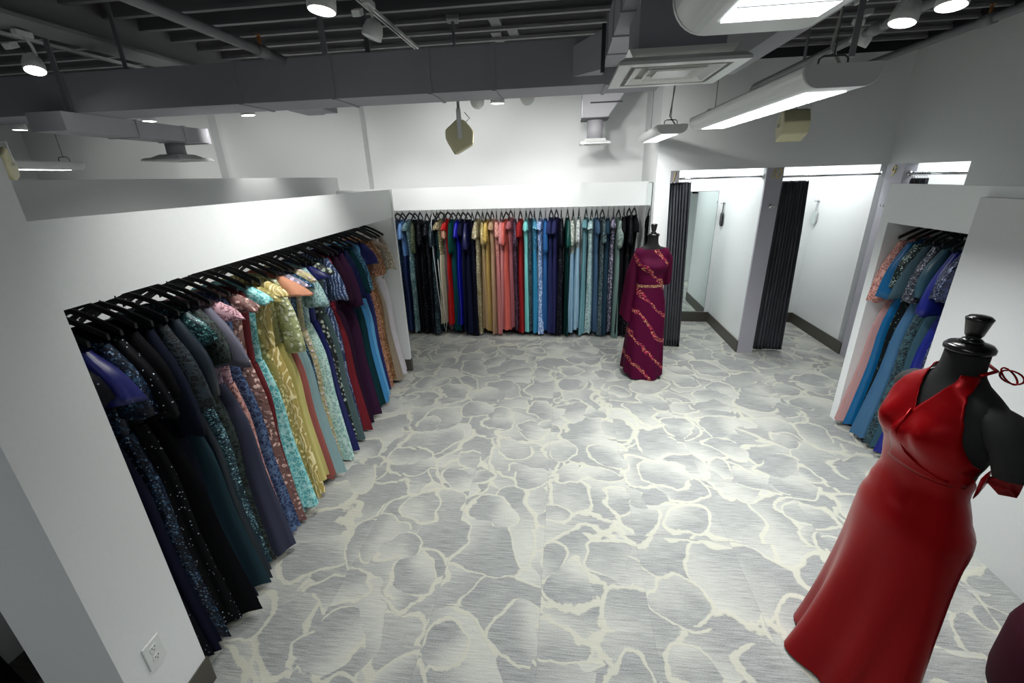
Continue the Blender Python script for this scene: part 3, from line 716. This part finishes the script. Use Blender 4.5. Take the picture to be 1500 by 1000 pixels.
def dress_form(loc, rz, label, stump, zs=1.0):
    r = tag(empty('dress_form', loc, rz), label, 'dress form')
    mb = MB(); n = 36
    zz = [.72 + (1.66 - .72) * i / 40 for i in range(41)]
    mb.rings([[surf(2 * pi * k / n, z) for k in range(n)] for z in zz])
    for s in (-1, 1) if stump else ():    # capped shoulders
        ps = [(.11, 0, 1.475), (.135, .002, 1.462), (.15, .004, 1.445), (.16, .004, 1.43), (.165, .004, 1.42)] if s < 0 else [(.13, .0, 1.475), (.165, .004, 1.462), (.195, .006, 1.43), (.215 + stump * .4, .006, 1.385), (.222 + stump * .7, .006, 1.33 - stump * .4)]
        mb.tube([(s * x, y, z) for x, y, z in ps], [.045, .056, .060, .058, .05], 16)
    mb.build('torso', BLACKJ, r, smooth=True)
    MB().lathe([(.0585, 1.655), (.066, 1.66), (.066, 1.672), (.058, 1.682), (.03, 1.688)], 24).build('neck_cap', BLACKP, r, smooth=True)
    MB().lathe([(.028, 1.686), (.032, 1.692), (.026, 1.70), (.018, 1.706), (.024, 1.716), (.034, 1.770), (.036, 1.776), (.028, 1.784), (.012, 1.787)], 20).build('finial', BLACKP, r, smooth=True)
    MB().lathe([(.016, .08), (.016, .74)], 12).build('pole', CHROME, r, smooth=True)
    b = MB().lathe([(.02, .06), (.035, .09), (.035, .12), (.02, .13)], 14)
    for k in range(4):
        a = pi / 4 + k * pi / 2
        b.tube([(.02 * cos(a), .02 * sin(a), .10), (.12 * cos(a), .12 * sin(a), .09), (.20 * cos(a), .20 * sin(a), .04), (.235 * cos(a), .235 * sin(a), .014)], [.014, .014, .012, .013], 8)
    b.build('base', BLACKP, r, smooth=True)
    return r

# red gown near the camera
RL = (1.45, 1.64, 0); RR = radians(-84)
RS = (1.07, 1.07, 1.007)
dress_form(RL, RR, 'black dress form wearing the red satin halter gown', .05).scale = RS
REDM = fabric('satinbold', (146, 0, 8), None)
g = tag(empty('evening_gown', RL, RR), 'floor length red satin halter gown on the black dress form by the white panel', 'gown'); g.scale = RS
def panel(sg, zs, xin, xout, off):
    rows = []
    for i in range(29):
        t = i / 28; z = zs[0] + (zs[1] - zs[0]) * t
        a = tor(z)[0] + off
        xi, xo = min(xin(z), a * .99), min(xout(z), a * .9985)
        rows.append([front(sg * (xi + (xo - xi) * (j / 14) ), z, off + .0) for j in range(15)])
    return rows
def pw(tab):
    def fn(z):
        for (z0, v0), (z1, v1) in zip(tab, tab[1:]):
            if z <= z1: 
                t = max(0, (z - z0) / (z1 - z0)); return v0 + (v1 - v0) * t
        return tab[-1][1]
    return fn
xin = pw([(1.18, -.06), (1.38, -.012), (1.425, .0), (1.50, .034), (1.56, .055), (1.6, .052)])
xout = pw([(1.18, .2), (1.24, .2), (1.30, .172), (1.36, .163), (1.44, .145), (1.51, .115), (1.56, .082), (1.6, .066)])
def solid(rows, th, nm, mat, par, sub=0):
    n = len(rows[0])
    ring = []
    for r in rows:
        inner = []
        for p in r:
            v = Vector(p); d = Vector((v.x, v.y, 0)); d = d.normalized() * th if d.length > 1e-6 else Vector()
            inner.append(tuple(v - d))
        ring.append(list(r) + inner[::-1])
    return MB().rings(ring).build(nm, mat, par, smooth=True)
for sg, off in ((-1, .010), (1, .013)):
    solid(panel(sg, (1.18, 1.585), xin, xout, off), .004, 'halter_cup', REDM, g)
# skirt with fitted waist, flaring from the thighs
n = 64; rs = []
for i in range(34):
    t = i / 33
    row = []
    for k in range(n):
        th = 2 * pi * k / n
        fr = -sin(th)
        zt = 1.285 - .055 * (1 - max(0, fr)) - (.16 * max(0, -fr))
        z = zt + (.014 - zt) * t
        x, y, _ = surf(th, max(z, .82), .011, .052, 1)
        y -= .007 * sin(75 * (z - .55 * x)) * max(0, fr) * math.exp(-((z - 1.08) / .09) ** 2) * (1 if x > -.05 else .3)
        u = max(0, (.86 - z) / .86)
        if u > 0:
            fl = 1.0 + .20 * u ** 1.4
            fold = 1 + .21 * u ** 1.0 * (sin(7 * th + .8 + .8 * u) * .6 + sin(4 * th + 2.0) * .6)
            x *= fl * fold; y *= (fl + .20 * u ** 1.6) * fold
            y -= .06 * u ** 1.8
        row.append((x, y, z))
    rs.append(row)
MB().rings(rs, False, False).build('skirt', REDM, g, smooth=True)
# wrap seam, ties and side bow
MB().tube([front(x, z, .016) for x, z in ((-.004, 1.42), (.002, 1.33), (.03, 1.25), (.07, 1.22), (.11, 1.205), (.143, 1.20))], .0035, 6).build('wrap_seam', REDM, g, smooth=True)
MB().tube([(.062, .0, 1.585), (.058, .055, 1.60), (.0, .075, 1.605), (-.058, .055, 1.60), (-.062, 0, 1.585)], .006, 6).build('neck_tie', REDM, g, smooth=True)
bw = MB()
for s in (-1, 1):
    bw.tube([(.05 + (.035 + .008 * s) * (1 - cos(a)) * .5 + .012 * s * sin(a), .078 + .016 * (1 - cos(a)), 1.595 + .022 * sin(a) - .012 * (1 - cos(a))) for a in [2 * pi * k / 16 for k in range(17)]], .003, 6, cap=False)
bw.build('tie_loops', REDM, g, smooth=True)
def ribbon(pts, w, nm):
    rs = [[(p[0] + dx, p[1], p[2] + dz) for dx, dz in ((0, -w), (.003, -w), (.003, w), (0, w))] for p in pts]
    return MB().rings(rs)
bow = MB()
for s, L in ((1, .075), (-1, .06)):
    pts = [(0, 0, 0), (.02, L * .5 * s, .022), (.035, L * s, .012), (.03, L * 1.05 * s, -.012), (.012, L * .5 * s, -.02), (0, 0, 0)]
    rs = [[(p[0], p[1], p[2] - w0), (p[0] + .003, p[1], p[2] - w0), (p[0] + .003, p[1], p[2] + w0), (p[0], p[1], p[2] + w0)] for p, w0 in zip(pts, (.012, .034, .042, .042, .034, .012))]
    bow.rings(rs)
bow.xf(Matrix.Translation((.158, .05, 1.225))).build('side_bow', REDM, g, smooth=True)

# burgundy beaded gown by the fitting rooms
PL = (.95, 5.0, 0); PR = radians(6)
dress_form(PL, PR, 'black dress form wearing the burgundy beaded gown near the curtains', 0)
PM = fabric('diagonal', (76, 2, 44), (206, 150, 104)); PS = fabric('chiffon', (70, 4, 38), None)
g = tag(empty('evening_gown', PL, PR), 'burgundy gown with slanting beaded sprays on the dress form near the curtains', 'gown')
rs = []
for i in range(22):
    t = i / 21; row = []
    for k in range(40):
        th = 2 * pi * k / 40; z = 1.535 - .012 * max(0, -sin(th)) + (1.12 - 1.535) * t
        x, y, _ = surf(th, z, .014, .055, 1)
        dr = .012 * sin(pi * t) * sin(34 * z + 5 * x) * max(0, -sin(th))
        row.append((x, y - dr, z))
    rs.append(row)
MB().rings(rs, False, False).build('bodice', PM, g, smooth=True)
rs = []
for i in range(24):
    t = i / 23; row = []; z = 1.12 + (.035 - 1.12) * t
    for k in range(48):
        th = 2 * pi * k / 48
        x, y, _ = surf(th, max(z, .84), .013, .05)
        u = max(0, (.9 - z) / .9)
        fo = 1 + .14 * u * (sin(8 * th) * .6 + sin(5 * th + 1) * .5)
        x *= (1 + .22 * u) * fo; y *= (1 + .5 * u) * fo
        row.append((x, y, z + .03 * t * t * cos(2 * th)))
    rs.append(row)
MB().rings(rs, False, False).build('skirt', PM, g, smooth=True)
MB().rings([[surf(2 * pi * k / 40, z, o) for k in range(40)] for z, o in ((1.135, .016), (1.12, .02), (1.105, .017))], False, False).build('belt', fabric('sequin', (120, 60, 60), (224, 180, 130)), g, smooth=True)
for sg, L in ((-1, .80), (1, .36)):
    rs = []
    for i in range(14):
        t = i / 13; z = 1.525 - L * t
        cx = .150 + .035 * min(1, t * 3) + (.05 * t if sg < 0 else .01 * t); w = .025 + .028 * min(1, t * 3) + (.022 * t if sg < 0 else .0)
        rs.append([(sg * (cx + w * cos(a) * (1 + .2 * t * sin(4 * a))), (.03 + .04 * min(1, t * 3)) * sin(a) * (1 + .25 * t * sin(3 * a)) + .01, z + .05 * t * sin(a + 1)) for a in [2 * pi * q / 20 for q in range(20)]])
    MB().rings(rs, True, False).build('cape_sleeve', PS, g, smooth=True)

# plum sequined gown at the end of the aisle beyond the column
g = tag(empty('evening_gown', (-2.70, 1.0, 0)), 'dark plum sequin gown standing beyond the square white column', 'gown')
mb = MB(); rs = []
for i in range(16):
    t = i / 15; z = .9 + (.01 - .9) * t
    rs.append([((.07 + .06 * t) * cos(a) * (1 + .1 * t * sin(6 * a)), (.07 + .06 * t) * sin(a) * (1 + .1 * t * sin(6 * a)), z) for a in [2 * pi * k / 36 for k in range(36)]])
mb.rings(rs, False, False).build('skirt', fabric('sparkle', (28, 16, 26), (120, 96, 110)), g, smooth=True)
MB().rings([[((.07 + d) * cos(a), (.07 + d) * sin(a), z) for a in [2 * pi * k / 36 for k in range(36)]] for z, d in ((.9, 0), (1.02, -.015), (1.15, .01), (1.32, .03), (1.42, .02))], False, False).build('bodice', fabric('sparkle', (28, 16, 26), (120, 96, 110)), g, smooth=True)

# round burgundy pouffe by the panel
p = tag(empty('pouffe', (2.24, 1.47, 0)), 'round burgundy pouffe beside the white panel under the red gown', 'pouffe')
MB().lathe([(.25, .0), (.275, .02), (.285, .10), (.285, .34), (.27, .40), (.23, .435), (.12, .45), (.0, .452)], 40, cap1=False).build('cushion', fabric('velvet', (48, 10, 24), None), p, smooth=True)

# ---------------------------------------------------------------- ceiling structure
y = 3.54 - 9 * .305
first = None
while y < 6.8:
    o = MB().box(-8.85, 5.2 if y > YF else XR, y - .022, y + .022, ZJ, ZJ + .025).box(-8.85, 5.2 if y > YF else XR, y - .008, y + .008, ZJ + .025, 3.85).build('ceiling_joist', JOIST)
    tag(o, 'grey painted ceiling joist spanning the room under the dark deck', 'joist', 'ceiling joists')
    y += .305
# joist blocking pieces
for x, yy in ((-.62, 4.15), (-.50, 4.46), (-.66, 4.62)):
    tag(MB().box(x - .045, x + .045, yy, yy + .30, ZJ + .025, ZJ + .36).build('blocking_piece', JOIST), 'short grey blocking piece between joists above the long duct', 'blocking', 'joist blocking pieces')

def duct(name, x0, x1, y0, y1, z0, z1, label, mat=DUCT, seams=(), axis='x', cat='duct'):
    r = tag(empty(name, ((x0 + x1) / 2, (y0 + y1) / 2, z0)), label, cat)
    ox, oy = (x0 + x1) / 2, (y0 + y1) / 2
    MB().box(x0 - ox, x1 - ox, y0 - oy, y1 - oy, 0, z1 - z0).build('casing', mat, r)
    e = .007
    for s in seams:
        if axis == 'x': MB().box(s - .012 - ox, s + .012 - ox, y0 - e - oy, y1 + e - oy, -e, z1 - z0 + e).build('flange', mat, r)
        else: MB().box(x0 - e - ox, x1 + e - ox, s - .012 - oy, s + .012 - oy, -e, z1 - z0 + e).build('flange', mat, r)
    return r
duct('air_duct', -8.8, .62, 3.28, 3.65, 2.85, 3.11, 'long grey rectangular duct crossing the ceiling from wall to diffuser', DUCTD, (-5.2, -3.72, -2.33, -1.62, -.93, -.49, .25))
duct('air_duct', -3.97, -3.67, 3.15, 4.55, 2.72, 2.849, 'narrow grey branch duct above the partition, ending in a round drop', DUCT, (3.75, 4.25, 4.54), 'y')
duct('air_duct', .22, .60, .3, 3.27, 2.94, 3.13, 'grey trunk duct running toward the square metal diffuser', DUCT, (1.9, 2.25, 2.6, 2.95), 'y')
duct('air_duct', 1.13, 1.28, .4, 4.08, 3.0, 3.2, 'slim grey duct beside the pendant lights', DUCT, (2.4,), 'y')
e = tag(empty('duct_elbow', (.03, 3.28, 2.9)), 'grey flared elbow joining the trunk to the long duct', 'duct')
MB().rings([[(0, 0, 0), (.19, 0, 0), (.19, -.19, .0)], [(0, 0, .17), (.19, 0, .21), (.19, -.19, .21)]]).build('casing', DUCT, e)
MB().box(.165, .188, -.19, -.172, -.02, .23).build('flange', SEAM, e)

def diffuser(x, y, z, w, neck, ztop, label, round_neck=False, mat=ALUM):
    r = tag(empty('air_diffuser', (x, y, z)), label, 'diffuser')
    h = w / 2
    fr = MB(); b = w * .1
    prof = [(h, 0), (h, .012), (h * .9, .03), (h - b, .03), (h - b, 0)]
    fr.rings([[(s * sx, s * sy, zz) for sx, sy in ((-1, -1), (1, -1), (1, 1), (-1, 1))] for s, zz in prof + prof[:1]], False, False)
    fr.build('frame', mat, r)
    MB().frust(-h * .74, h * .74, -h * .74, h * .74, .03, -neck * .62, neck * .62, -neck * .62, neck * .62, .062, True).build('hood', mat, r)
    for q in (.72, .48):
        v = MB(); pr = [(h * q, .0), (h * q * .8, .022), (h * q * .8 - .004, .018), (h * q - .006, .0)]
        v.rings([[(s * sx, s * sy, zz) for sx, sy in ((-1, -1), (1, -1), (1, 1), (-1, 1))] for s, zz in pr + pr[:1]], False, False)
        v.build('vane', mat, r)
    MB().box(-h * .3, h * .3, -h * .3, h * .3, .004, .010).build('centre_plate', mat, r)
    if round_neck: MB().lathe([(neck / 2, .062), (neck / 2, ztop - z)], 24).build('neck', DUCTD if mat is ALUM and x < 0 else DUCT, r, smooth=True)
    else: MB().box(-neck / 2, neck / 2, -neck / 2, neck / 2, .062, ztop - z).build('neck', DUCTD, r)
    return r
diffuser(.45, 2.28, 2.70, .50, .34, 3.42, 'large square metal diffuser beside the nearest pendant light')
diffuser(-3.97, 4.42, 2.555, .44, .17, 2.72, 'square diffuser under the branch duct above the partition', True, WHITEM)
diffuser(.33, 5.9, 2.645, .36, .19, 2.93, 'small square diffuser in front of the back wall', True, WHITEM)
e = tag(empty('duct_elbow', (.36, 5.9, 2.92)), 'stepped grey duct end above the small diffuser by the back wall', 'duct')
MB().rings([[(x, y, z) for x, z in ((-.19, 0), (.10, 0), (.30, .27), (.30, .45), (-.19, .45))] for y in (-.16, .16)]).build('casing', DUCT, e)
MB().box(-.2, .12, -.17, .17, -.008, .006).build('flange', SEAM, e)
MB().box(-.1, .26, -.175, -.16, .15, .165).build('seam', SEAM, e)
MB().box(-.1, .31, -.175, -.16, .28, .295).build('seam', SEAM, e)
tag(MB().box(-3.80, -3.30, 6.3, 6.8, 3.24, 3.34).build('air_duct', DUCTD), 'short dark duct stub against the back wall left of the pilaster', 'duct')

def pipe(pts, r, label, couplings=(), cr=1.35, name='ceiling_pipe', mat=PIPE):
    e = tag(empty(name, pts[0]), label, 'pipe'); o = Vector(pts[0])
    MB().tube([Vector(p) - o for p in pts], r, 12).build('tube', mat, e, smooth=True)
    d = (Vector(pts[-1]) - o).normalized()
    for y, L in couplings:
        k = (y - pts[0][1]) / (pts[-1][1] - pts[0][1]); c = (Vector(pts[-1]) - o) * k
        MB().tube([c - d * L / 2, c + d * L / 2], r * cr, 12).build('coupling', mat, e, smooth=True)
    return e
pipe([(-1.95, -1, 3.1), (-1.95, 4.0, 3.1)], .028, 'grey sprinkler pipe crossing above the long duct', ((3.05, .09),))
pipe([(1.90, -1, 3.1), (1.90, 5.35, 3.1), (1.90, 5.42, 3.06), (1.90, 5.42, 2.98)], .026, 'grey conduit over the middle pendant light ending in an elbow', ())
e = tag(empty('pipe_coupling', (1.90, 3.4, 3.1)), 'grey pipe couplings beside the track spotlights', 'coupling')
MB().tube([(0, -.30, 0), (0, -.22, 0)], .036, 12).tube([(0, .0, 0), (0, .10, 0)], .036, 12).tube([(0, -.18, 0), (0, -.05, 0)], .032, 12).build('sleeves', PIPE, e, smooth=True)
pipe([(3.05, -1, 3.28), (3.05, 5.74, 3.28)], .030, 'grey sprinkler pipe along the top of the side wall', ((4.2, .12),))
for x, y, z, lb in ((3.05, 4.2, 3.32, 'brass sprinkler head on the pipe along the side wall'), (-1.95, 3.05, 3.135, 'brass sprinkler head on the pipe over the long duct')):
    s = tag(empty('sprinkler_head', (x, y, z)), lb, 'sprinkler')
    MB().lathe([(.009, -.01), (.009, .03), (.004, .04), (.004, .05)], 10).build('body', BRASS, s, smooth=True)
    MB().lathe([(.018, .052), (.018, .056)], 12).build('deflector', BRASS, s)
    MB().tube([(-.012, 0, .028), (-.013, 0, .042), (0, 0, .052)], .0025, 5).tube([(.012, 0, .028), (.013, 0, .042), (0, 0, .052)], .0025, 5).build('frame', BRASS, s)
# steel beam
bm_ = MB().box(-3.62, -3.34, -3, YB, 3.30, 3.325).box(-3.49, -3.47, -3, YB, 3.325, 3.62).box(-3.62, -3.34, -3, YB, 3.62, 3.645)
tag(bm_.build('steel_beam', JOIST), 'wide dark grey steel beam over the partition aisle', 'beam')
# hanger straps
for (x, y, z0, z1, w_) , lb in zip(((-1.63, 3.26, 3.11, 3.7, .02), (-1.49, 3.66, 3.11, 3.7, .02), (-3.72, 3.265, 2.84, 3.7, .022), (-3.28, 3.4, 3.11, 3.7, .016), (1.42, 2.75, 2.82, 3.5, .014)),
        ('grey strap hanging the long duct near its middle', 'grey strap behind the long duct near its middle', 'grey strap down the face of the long duct near the steel beam', 'dark rod above the long duct under the steel beam', 'grey rod above the middle pendant light')):
    tag(MB().box(x - w_, x + w_, y - .004, y + .004, z0, z1).build('duct_strap', PIPE), lb, 'strap')

# ---------------------------------------------------------------- light fixtures
def spotlight(x, y, z, aim, label, power, size=55, lit=True, track=None, sc=1.0):
    r = tag(empty('track_spotlight', (x, y, z)), label, 'spotlight')
    d = (Vector(aim) - Vector((x, y, z))).normalized()
    q = d.to_track_quat('-Z', 'Y').to_matrix().to_4x4()
    rad = .058 * sc; L = .075 * sc
    MB().lathe([(rad * .45, L), (rad * .8, L * .8), (rad, L * .25), (rad, -L * .25), (rad * .93, -L * .3)], 20, cap1=False).xf(q).build('housing', WHITEM, r, smooth=True)
    MB().lathe([(rad * .92, -L * .22), (rad * .92, -L * .26)], 20).xf(q).build('lamp_face', LAMP if lit else LENSW, r)
    zt = (track if track else z + .2) - z
    MB().tube([(0, .0, zt - .04), (0, .03 * sc, zt * .6), (.0, .045 * sc, .05), (0, rad * .8, 0)], .009 * sc, 8).build('yoke', WHITEM, r, smooth=True)
    MB().box(-.022, .022, -.05, .05, zt - .045, zt - .012).build('adapter', WHITEM, r, bevel=.004)
    MB().box(-.03 - .05, .02 - .05, -.035, .03, zt * .5, zt * .5 + .035).xf(Matrix.Rotation(.4, 4, 'X')).build('transformer', WHITEM, r, bevel=.004)
    if power:
        li = bpy.data.lights.new('spot', 'SPOT'); li.energy = power; li.spot_size = radians(size); li.spot_blend = .8; li.shadow_soft_size = .05
        li.color = (1, .985, .96)
        lo = bpy.data.objects.new('spot', li); COL.objects.link(lo); lo.location = Vector((x, y, z)) + d * (L * .36 + .01)
        lo.rotation_euler = d.to_track_quat('-Z', 'Y').to_euler()
    return r
def track(x0, y0, x1, y1, z, label):
    d = Vector((x1 - x0, y1 - y0, 0)); L = d.length; a = atan2(d.y, d.x)
    r = tag(empty('light_track', (x0, y0, z), a), label, 'track')
    MB().box(0, L, -.018, .018, 0, .02).build('channel', WHITEM, r)
    MB().box(0, L, -.005, .005, -.002, .0).build('slot', SEAM, r)
    MB().box(L * .5 - .04, L * .5 + .04, -.02, .02, .02, .03).build('clip', WHITEM, r)
track(-1.23, -1, -1.23, 4.05, 3.3, 'white light track over the aisle crossing toward the long duct')
track(-3.80, -1, -3.80, 4.2, 3.3, 'white light track alongside the steel beam')
track(1.80, -1, 1.80, 3.55, 3.25, 'white light track between the conduit and the nearest pendant')
track(-6.6, 4.15, .2, 4.15, 3.08, 'white light track hidden behind the long duct')
SPOT_P = 58
spotlight(-3.55, 2.98, 3.08, (-2.9, 2.2, .6), 'lit track spotlight beside the steel beam', SPOT_P, 80, track=3.3)
spotlight(-1.12, 2.28, 3.06, (-1.35, 2.0, .2), 'lit track spotlight nearest above the aisle', SPOT_P * .5, 100, track=3.3, sc=1.1)
spotlight(-1.16, 2.95, 3.12, (-2.1, 2.75, .8), 'unlit looking track spotlight turned toward the long side rack', SPOT_P, 90, lit=False, track=3.3)
spotlight(1.90, 3.62, 3.07, (.9, 4.7, .4), 'white track spotlight turned away below the conduit', SPOT_P * .8, 80, lit=False, track=3.25)
spotlight(1.74, 2.95, 3.02, (1.1, 2.7, .2), 'lit track spotlight between the two others by the conduit', SPOT_P * .38, 100, track=3.25, sc=1.1)
spotlight(1.80, 2.72, 3.02, (1.45, 2.35, .2), 'lit track spotlight nearest the side wall', SPOT_P * .4, 90, track=3.25, sc=1.1)
for yy, ax, ay in ((1.6, -1.6, 2.4),):  # lamp added out of view to brighten the long side rack
    spotlight(-1.16, yy, 3.06, (ax, ay, .9), 'added unseen spotlight on the aisle track, brightening the long side rack', SPOT_P * .4, 95, lit=False, track=3.3)['group'] = 'added aisle spotlights'
BW = 50
spotlight(-5.38, 4.17, 2.90, (-5.4, 4.2, 0), 'lit spotlight under the far end of the hidden track', 30, 90, track=3.08)
spotlight(-3.83, 4.05, 2.90, (-3.8, 4.1, 0), 'lit spotlight near the branch duct', 30, 90, track=3.08)
spotlight(-2.80, 4.0, 2.90, (-2.6, 4.05, 0), 'lit spotlight above the partition end', 40, 90, track=3.08)
spotlight(-.76, 4.1, 2.91, (-.95, 6.8, 2.1), 'white spotlight right beside the cream speaker', BW, 75, lit=False, track=3.08)
spotlight(-.58, 4.05, 2.90, (-.6, 4.15, 0), 'lit spotlight between two unlit looking ones under the long duct', SPOT_P * .75, 110, track=3.08)
spotlight(-.33, 4.05, 2.91, (.4, 6.5, 1.6), 'white spotlight last along the hidden track', BW, 80, lit=False, track=3.08)
for xx, ax in ((-6.2, -6.6), (-4.6, -4.7), (-3.3, -3.9), (-2.0, -2.1), (-1.4, -1.3), (.1, .9)):  # wall washers added out of view to brighten the back wall
    spotlight(xx, 4.15, 2.985, (ax, 6.8, 2.05), 'added unseen spotlight behind the long duct, washing the back wall', BW * .8, 85, lit=False, track=3.08)['group'] = 'added spotlights behind the duct'

track(-2.6, 5.75, .9, 5.75, 3.36, 'added unseen light track above the back wall dress cabinet')  # track and spots added out of view to brighten the wall behind the hangers
for xx in (-2.3, -1.5, -.7, .1, .75):
    spotlight(xx, 5.75, 3.235, (xx, 6.62, 1.5), 'added unseen spotlight above the back wall dress cabinet', 15, 80, lit=False, track=3.36)['group'] = 'added spotlights above the cabinet'

def pendant(x, y0, y1, z, w, h, label, power, wires=True):
    yc = (y0 + y1) / 2; L = y1 - y0
    r = tag(empty('pendant_light', (x, yc, z)), label, 'pendant light')
    hw = w / 2
    q = [(hw * (.58 + .42 * sin(t)), h * .80 * (1 - cos(t))) for t in [pi / 2 * k / 8 for k in range(9)]] + [(hw, h * .9), (hw * .96, h)]
    prof = [(-a, b) for a, b in q] + [(a, b) for a, b in q[::-1]]
    MB().rings([[(a, yy, b) for a, b in prof] for yy in (-L / 2, L / 2)]).build('housing', WHITEM, r, smooth=False, bevel=0)
    for s in (-1, 1):
        MB().rings([[(a * k, s * yy, b) for a, b in prof] for yy, k in ((L / 2, 1.012), (L / 2 + .012, 1.012), (L / 2 + .016, .97))]).build('end_cap', WHITEM, r)
    MB().box(-hw * .54, hw * .54, -L / 2 + .09, L / 2 - .09, -.004, .0).build('lens', LENS, r)
    nl = max(3, int(L / .11))
    for k in range(1, nl):
        yy = -L / 2 + .09 + (L - .18) * k / nl; MB().box(-hw * .54, hw * .54, yy - .003, yy + .003, -.0065, -.004).build('louvre_fin', LENSW, r)
    if wires:
        for s in (-1, 1):
            yy = s * (L / 2 - .08)
            MB().tube([(-.06, yy, h), (-.055, yy, h + .035), (-.04, yy, h + .045), (.04, yy, h + .045), (.055, yy, h + .035), (.06, yy, h)], .004, 6).tube([(0, yy, h + .045), (0, yy, 3.5 - z)], .0025, 5).build('suspension', WIRE, r, smooth=True)
        yy = -(L / 2 - .08)
        MB().tube([(.0, yy + .01, 3.5 - z), (.012, yy + .01, h + .3), (-.012, yy + .01, h + .08), (.03, yy + .01, h + .02), (.05, yy + .01, h)], .006, 8).build('power_cable', CABLE, r, smooth=True)
    if power:
        li = bpy.data.lights.new('tube', 'AREA'); li.shape = 'RECTANGLE'; li.size = w * .54; li.size_y = L - .2; li.energy = power; li.color = (.97, .99, 1); li.spread = radians(125)
        lo = bpy.data.objects.new('tube', li); COL.objects.link(lo); lo.location = (x, yc, z - .012)
    return r
PEN = 34
pendant(.42, -.75, 1.25, 2.60, .36, .10, 'white pendant light nearest the camera, running past the square metal diffuser', PEN * .25)
pendant(1.085, 2.15, 3.86, 2.60, .30, .085, 'long white pendant light in front of the fitting rooms', PEN)
pendant(.94, 4.5, 5.68, 2.63, .27, .075, 'small looking white pendant light before the back wall corner', PEN * .2)
pendant(-2.42, -1.3, .1, 2.95, .28, .08, 'added unseen pendant light over the aisle beyond the square white column', 6)  # fixture added out of view to light the partition and column side
pendant(-4.78, 2.7, 4.06, 2.49, .2, .07, 'white pendant light over the area behind the partition', PEN * .5)
for (x, y, z), p, sz in (((1.78, 6.45, 3.1), 15, .5), ((3.05, 6.45, 3.1), 15, .5), ((4.4, 5.2, 3.0), 10, .4)):
    li = bpy.data.lights.new('room_lamp', 'AREA'); li.size = sz; li.energy = p; lo = bpy.data.objects.new('room_lamp', li); COL.objects.link(lo); lo.location = (x, y, z)

# ---------------------------------------------------------------- speakers
def speaker(x, y, z, rz, tilt, label, pole=None, yoke=True):
    r = tag(empty('loudspeaker', (x, y, z), rz), label, 'speaker')
    T = Matrix.Rotation(tilt, 4, 'X')
    # local: front -Y
    sec = [(-.09, -.085), (-.05, -.12), (.06, -.12), (.12, -.06), (.12, .06), (.06, .10), (-.06, .11), (-.11, .05)]
    MB().rings([[(xx, b, a) for b, a in [(-.10, -.10), (-.115, .04), (-.08, .10), (.05, .12), (.10, .08), (.12, -.03), (.06, -.11)]] for xx in (-.105, .105)]).xf(T).build('cabinet', CREAM, r, bevel=.012)
    MB().rings([[(xx, -.104 - .012 * (1 - (xx / .095) ** 2) - (.0 if k else -.01), zz + (-.0 if 1 else 0)) for zz, k in ((-.095, 0), (-.09, 1), (.03, 1), (.035, 0))] for xx in [-.095 + .19 * i / 10 for i in range(11)]]).xf(T).build('grille', CREAMD, r, smooth=False)
    if yoke:
        MB().tube([(-.118, 0, -.01), (-.118, 0, .16), (.118, 0, .16), (.118, 0, -.01)], .007, 6).build('yoke', WHITEM, r)
        for q in (-1, 1): MB().tube([(q * .121, 0, 0), (q * .10, 0, 0)], .014, 10).build('knob', CHROME, r)
    else:
        MB().box(-.125, -.112, -.018, .018, -.02, .2).box(.112, .125, -.018, .018, -.02, .2).box(-.125, .125, -.018, .018, .19, .2).build('yoke', WHITEM, r)
    if pole: MB().tube([(0, 0, .16 if yoke else .2), (0, 0, pole - z)], .012, 8).build('pole', DUCTD, r, smooth=True); MB().box(-.06, .06, -.05, .05, pole - z - .04, pole - z).build('ceiling_plate', JOIST, r, bevel=.01)
    MB().tube([(.0, .05, .11), (.02, .09, .14), (-.02, .05, .19)], .003, 5).build('lead', SLOT, r, smooth=True)
    return r
speaker(-.91, 4.02, 2.635, radians(-78), radians(30), 'cream loudspeaker hanging on a dark pole before the back wall', 3.5, False)
speaker(1.96, 4.5, 2.655, radians(172), radians(24), 'cream loudspeaker below the long pendant light by the fitting rooms', 3.5)
speaker(-4.30, 3.06, 2.50, radians(40), radians(20), 'cream loudspeaker peeking out beyond the square white column', 3.5)

# ---------------------------------------------------------------- world and colour
wd = bpy.data.worlds.new('world'); S.world = wd; wd.use_nodes = True
wd.node_tree.nodes['Background'].inputs[0].default_value = (.9, .95, 1, 1); wd.node_tree.nodes['Background'].inputs[1].default_value = .07
vs = S.view_settings; vs.view_transform = 'Standard'; vs.look = 'None'; vs.exposure = 0.66; vs.gamma = 1; vs.use_curve_mapping = False
S.cycles.max_bounces = 8; S.cycles.diffuse_bounces = 4; S.cycles.glossy_bounces = 3
S.cycles.sample_clamp_indirect = 6
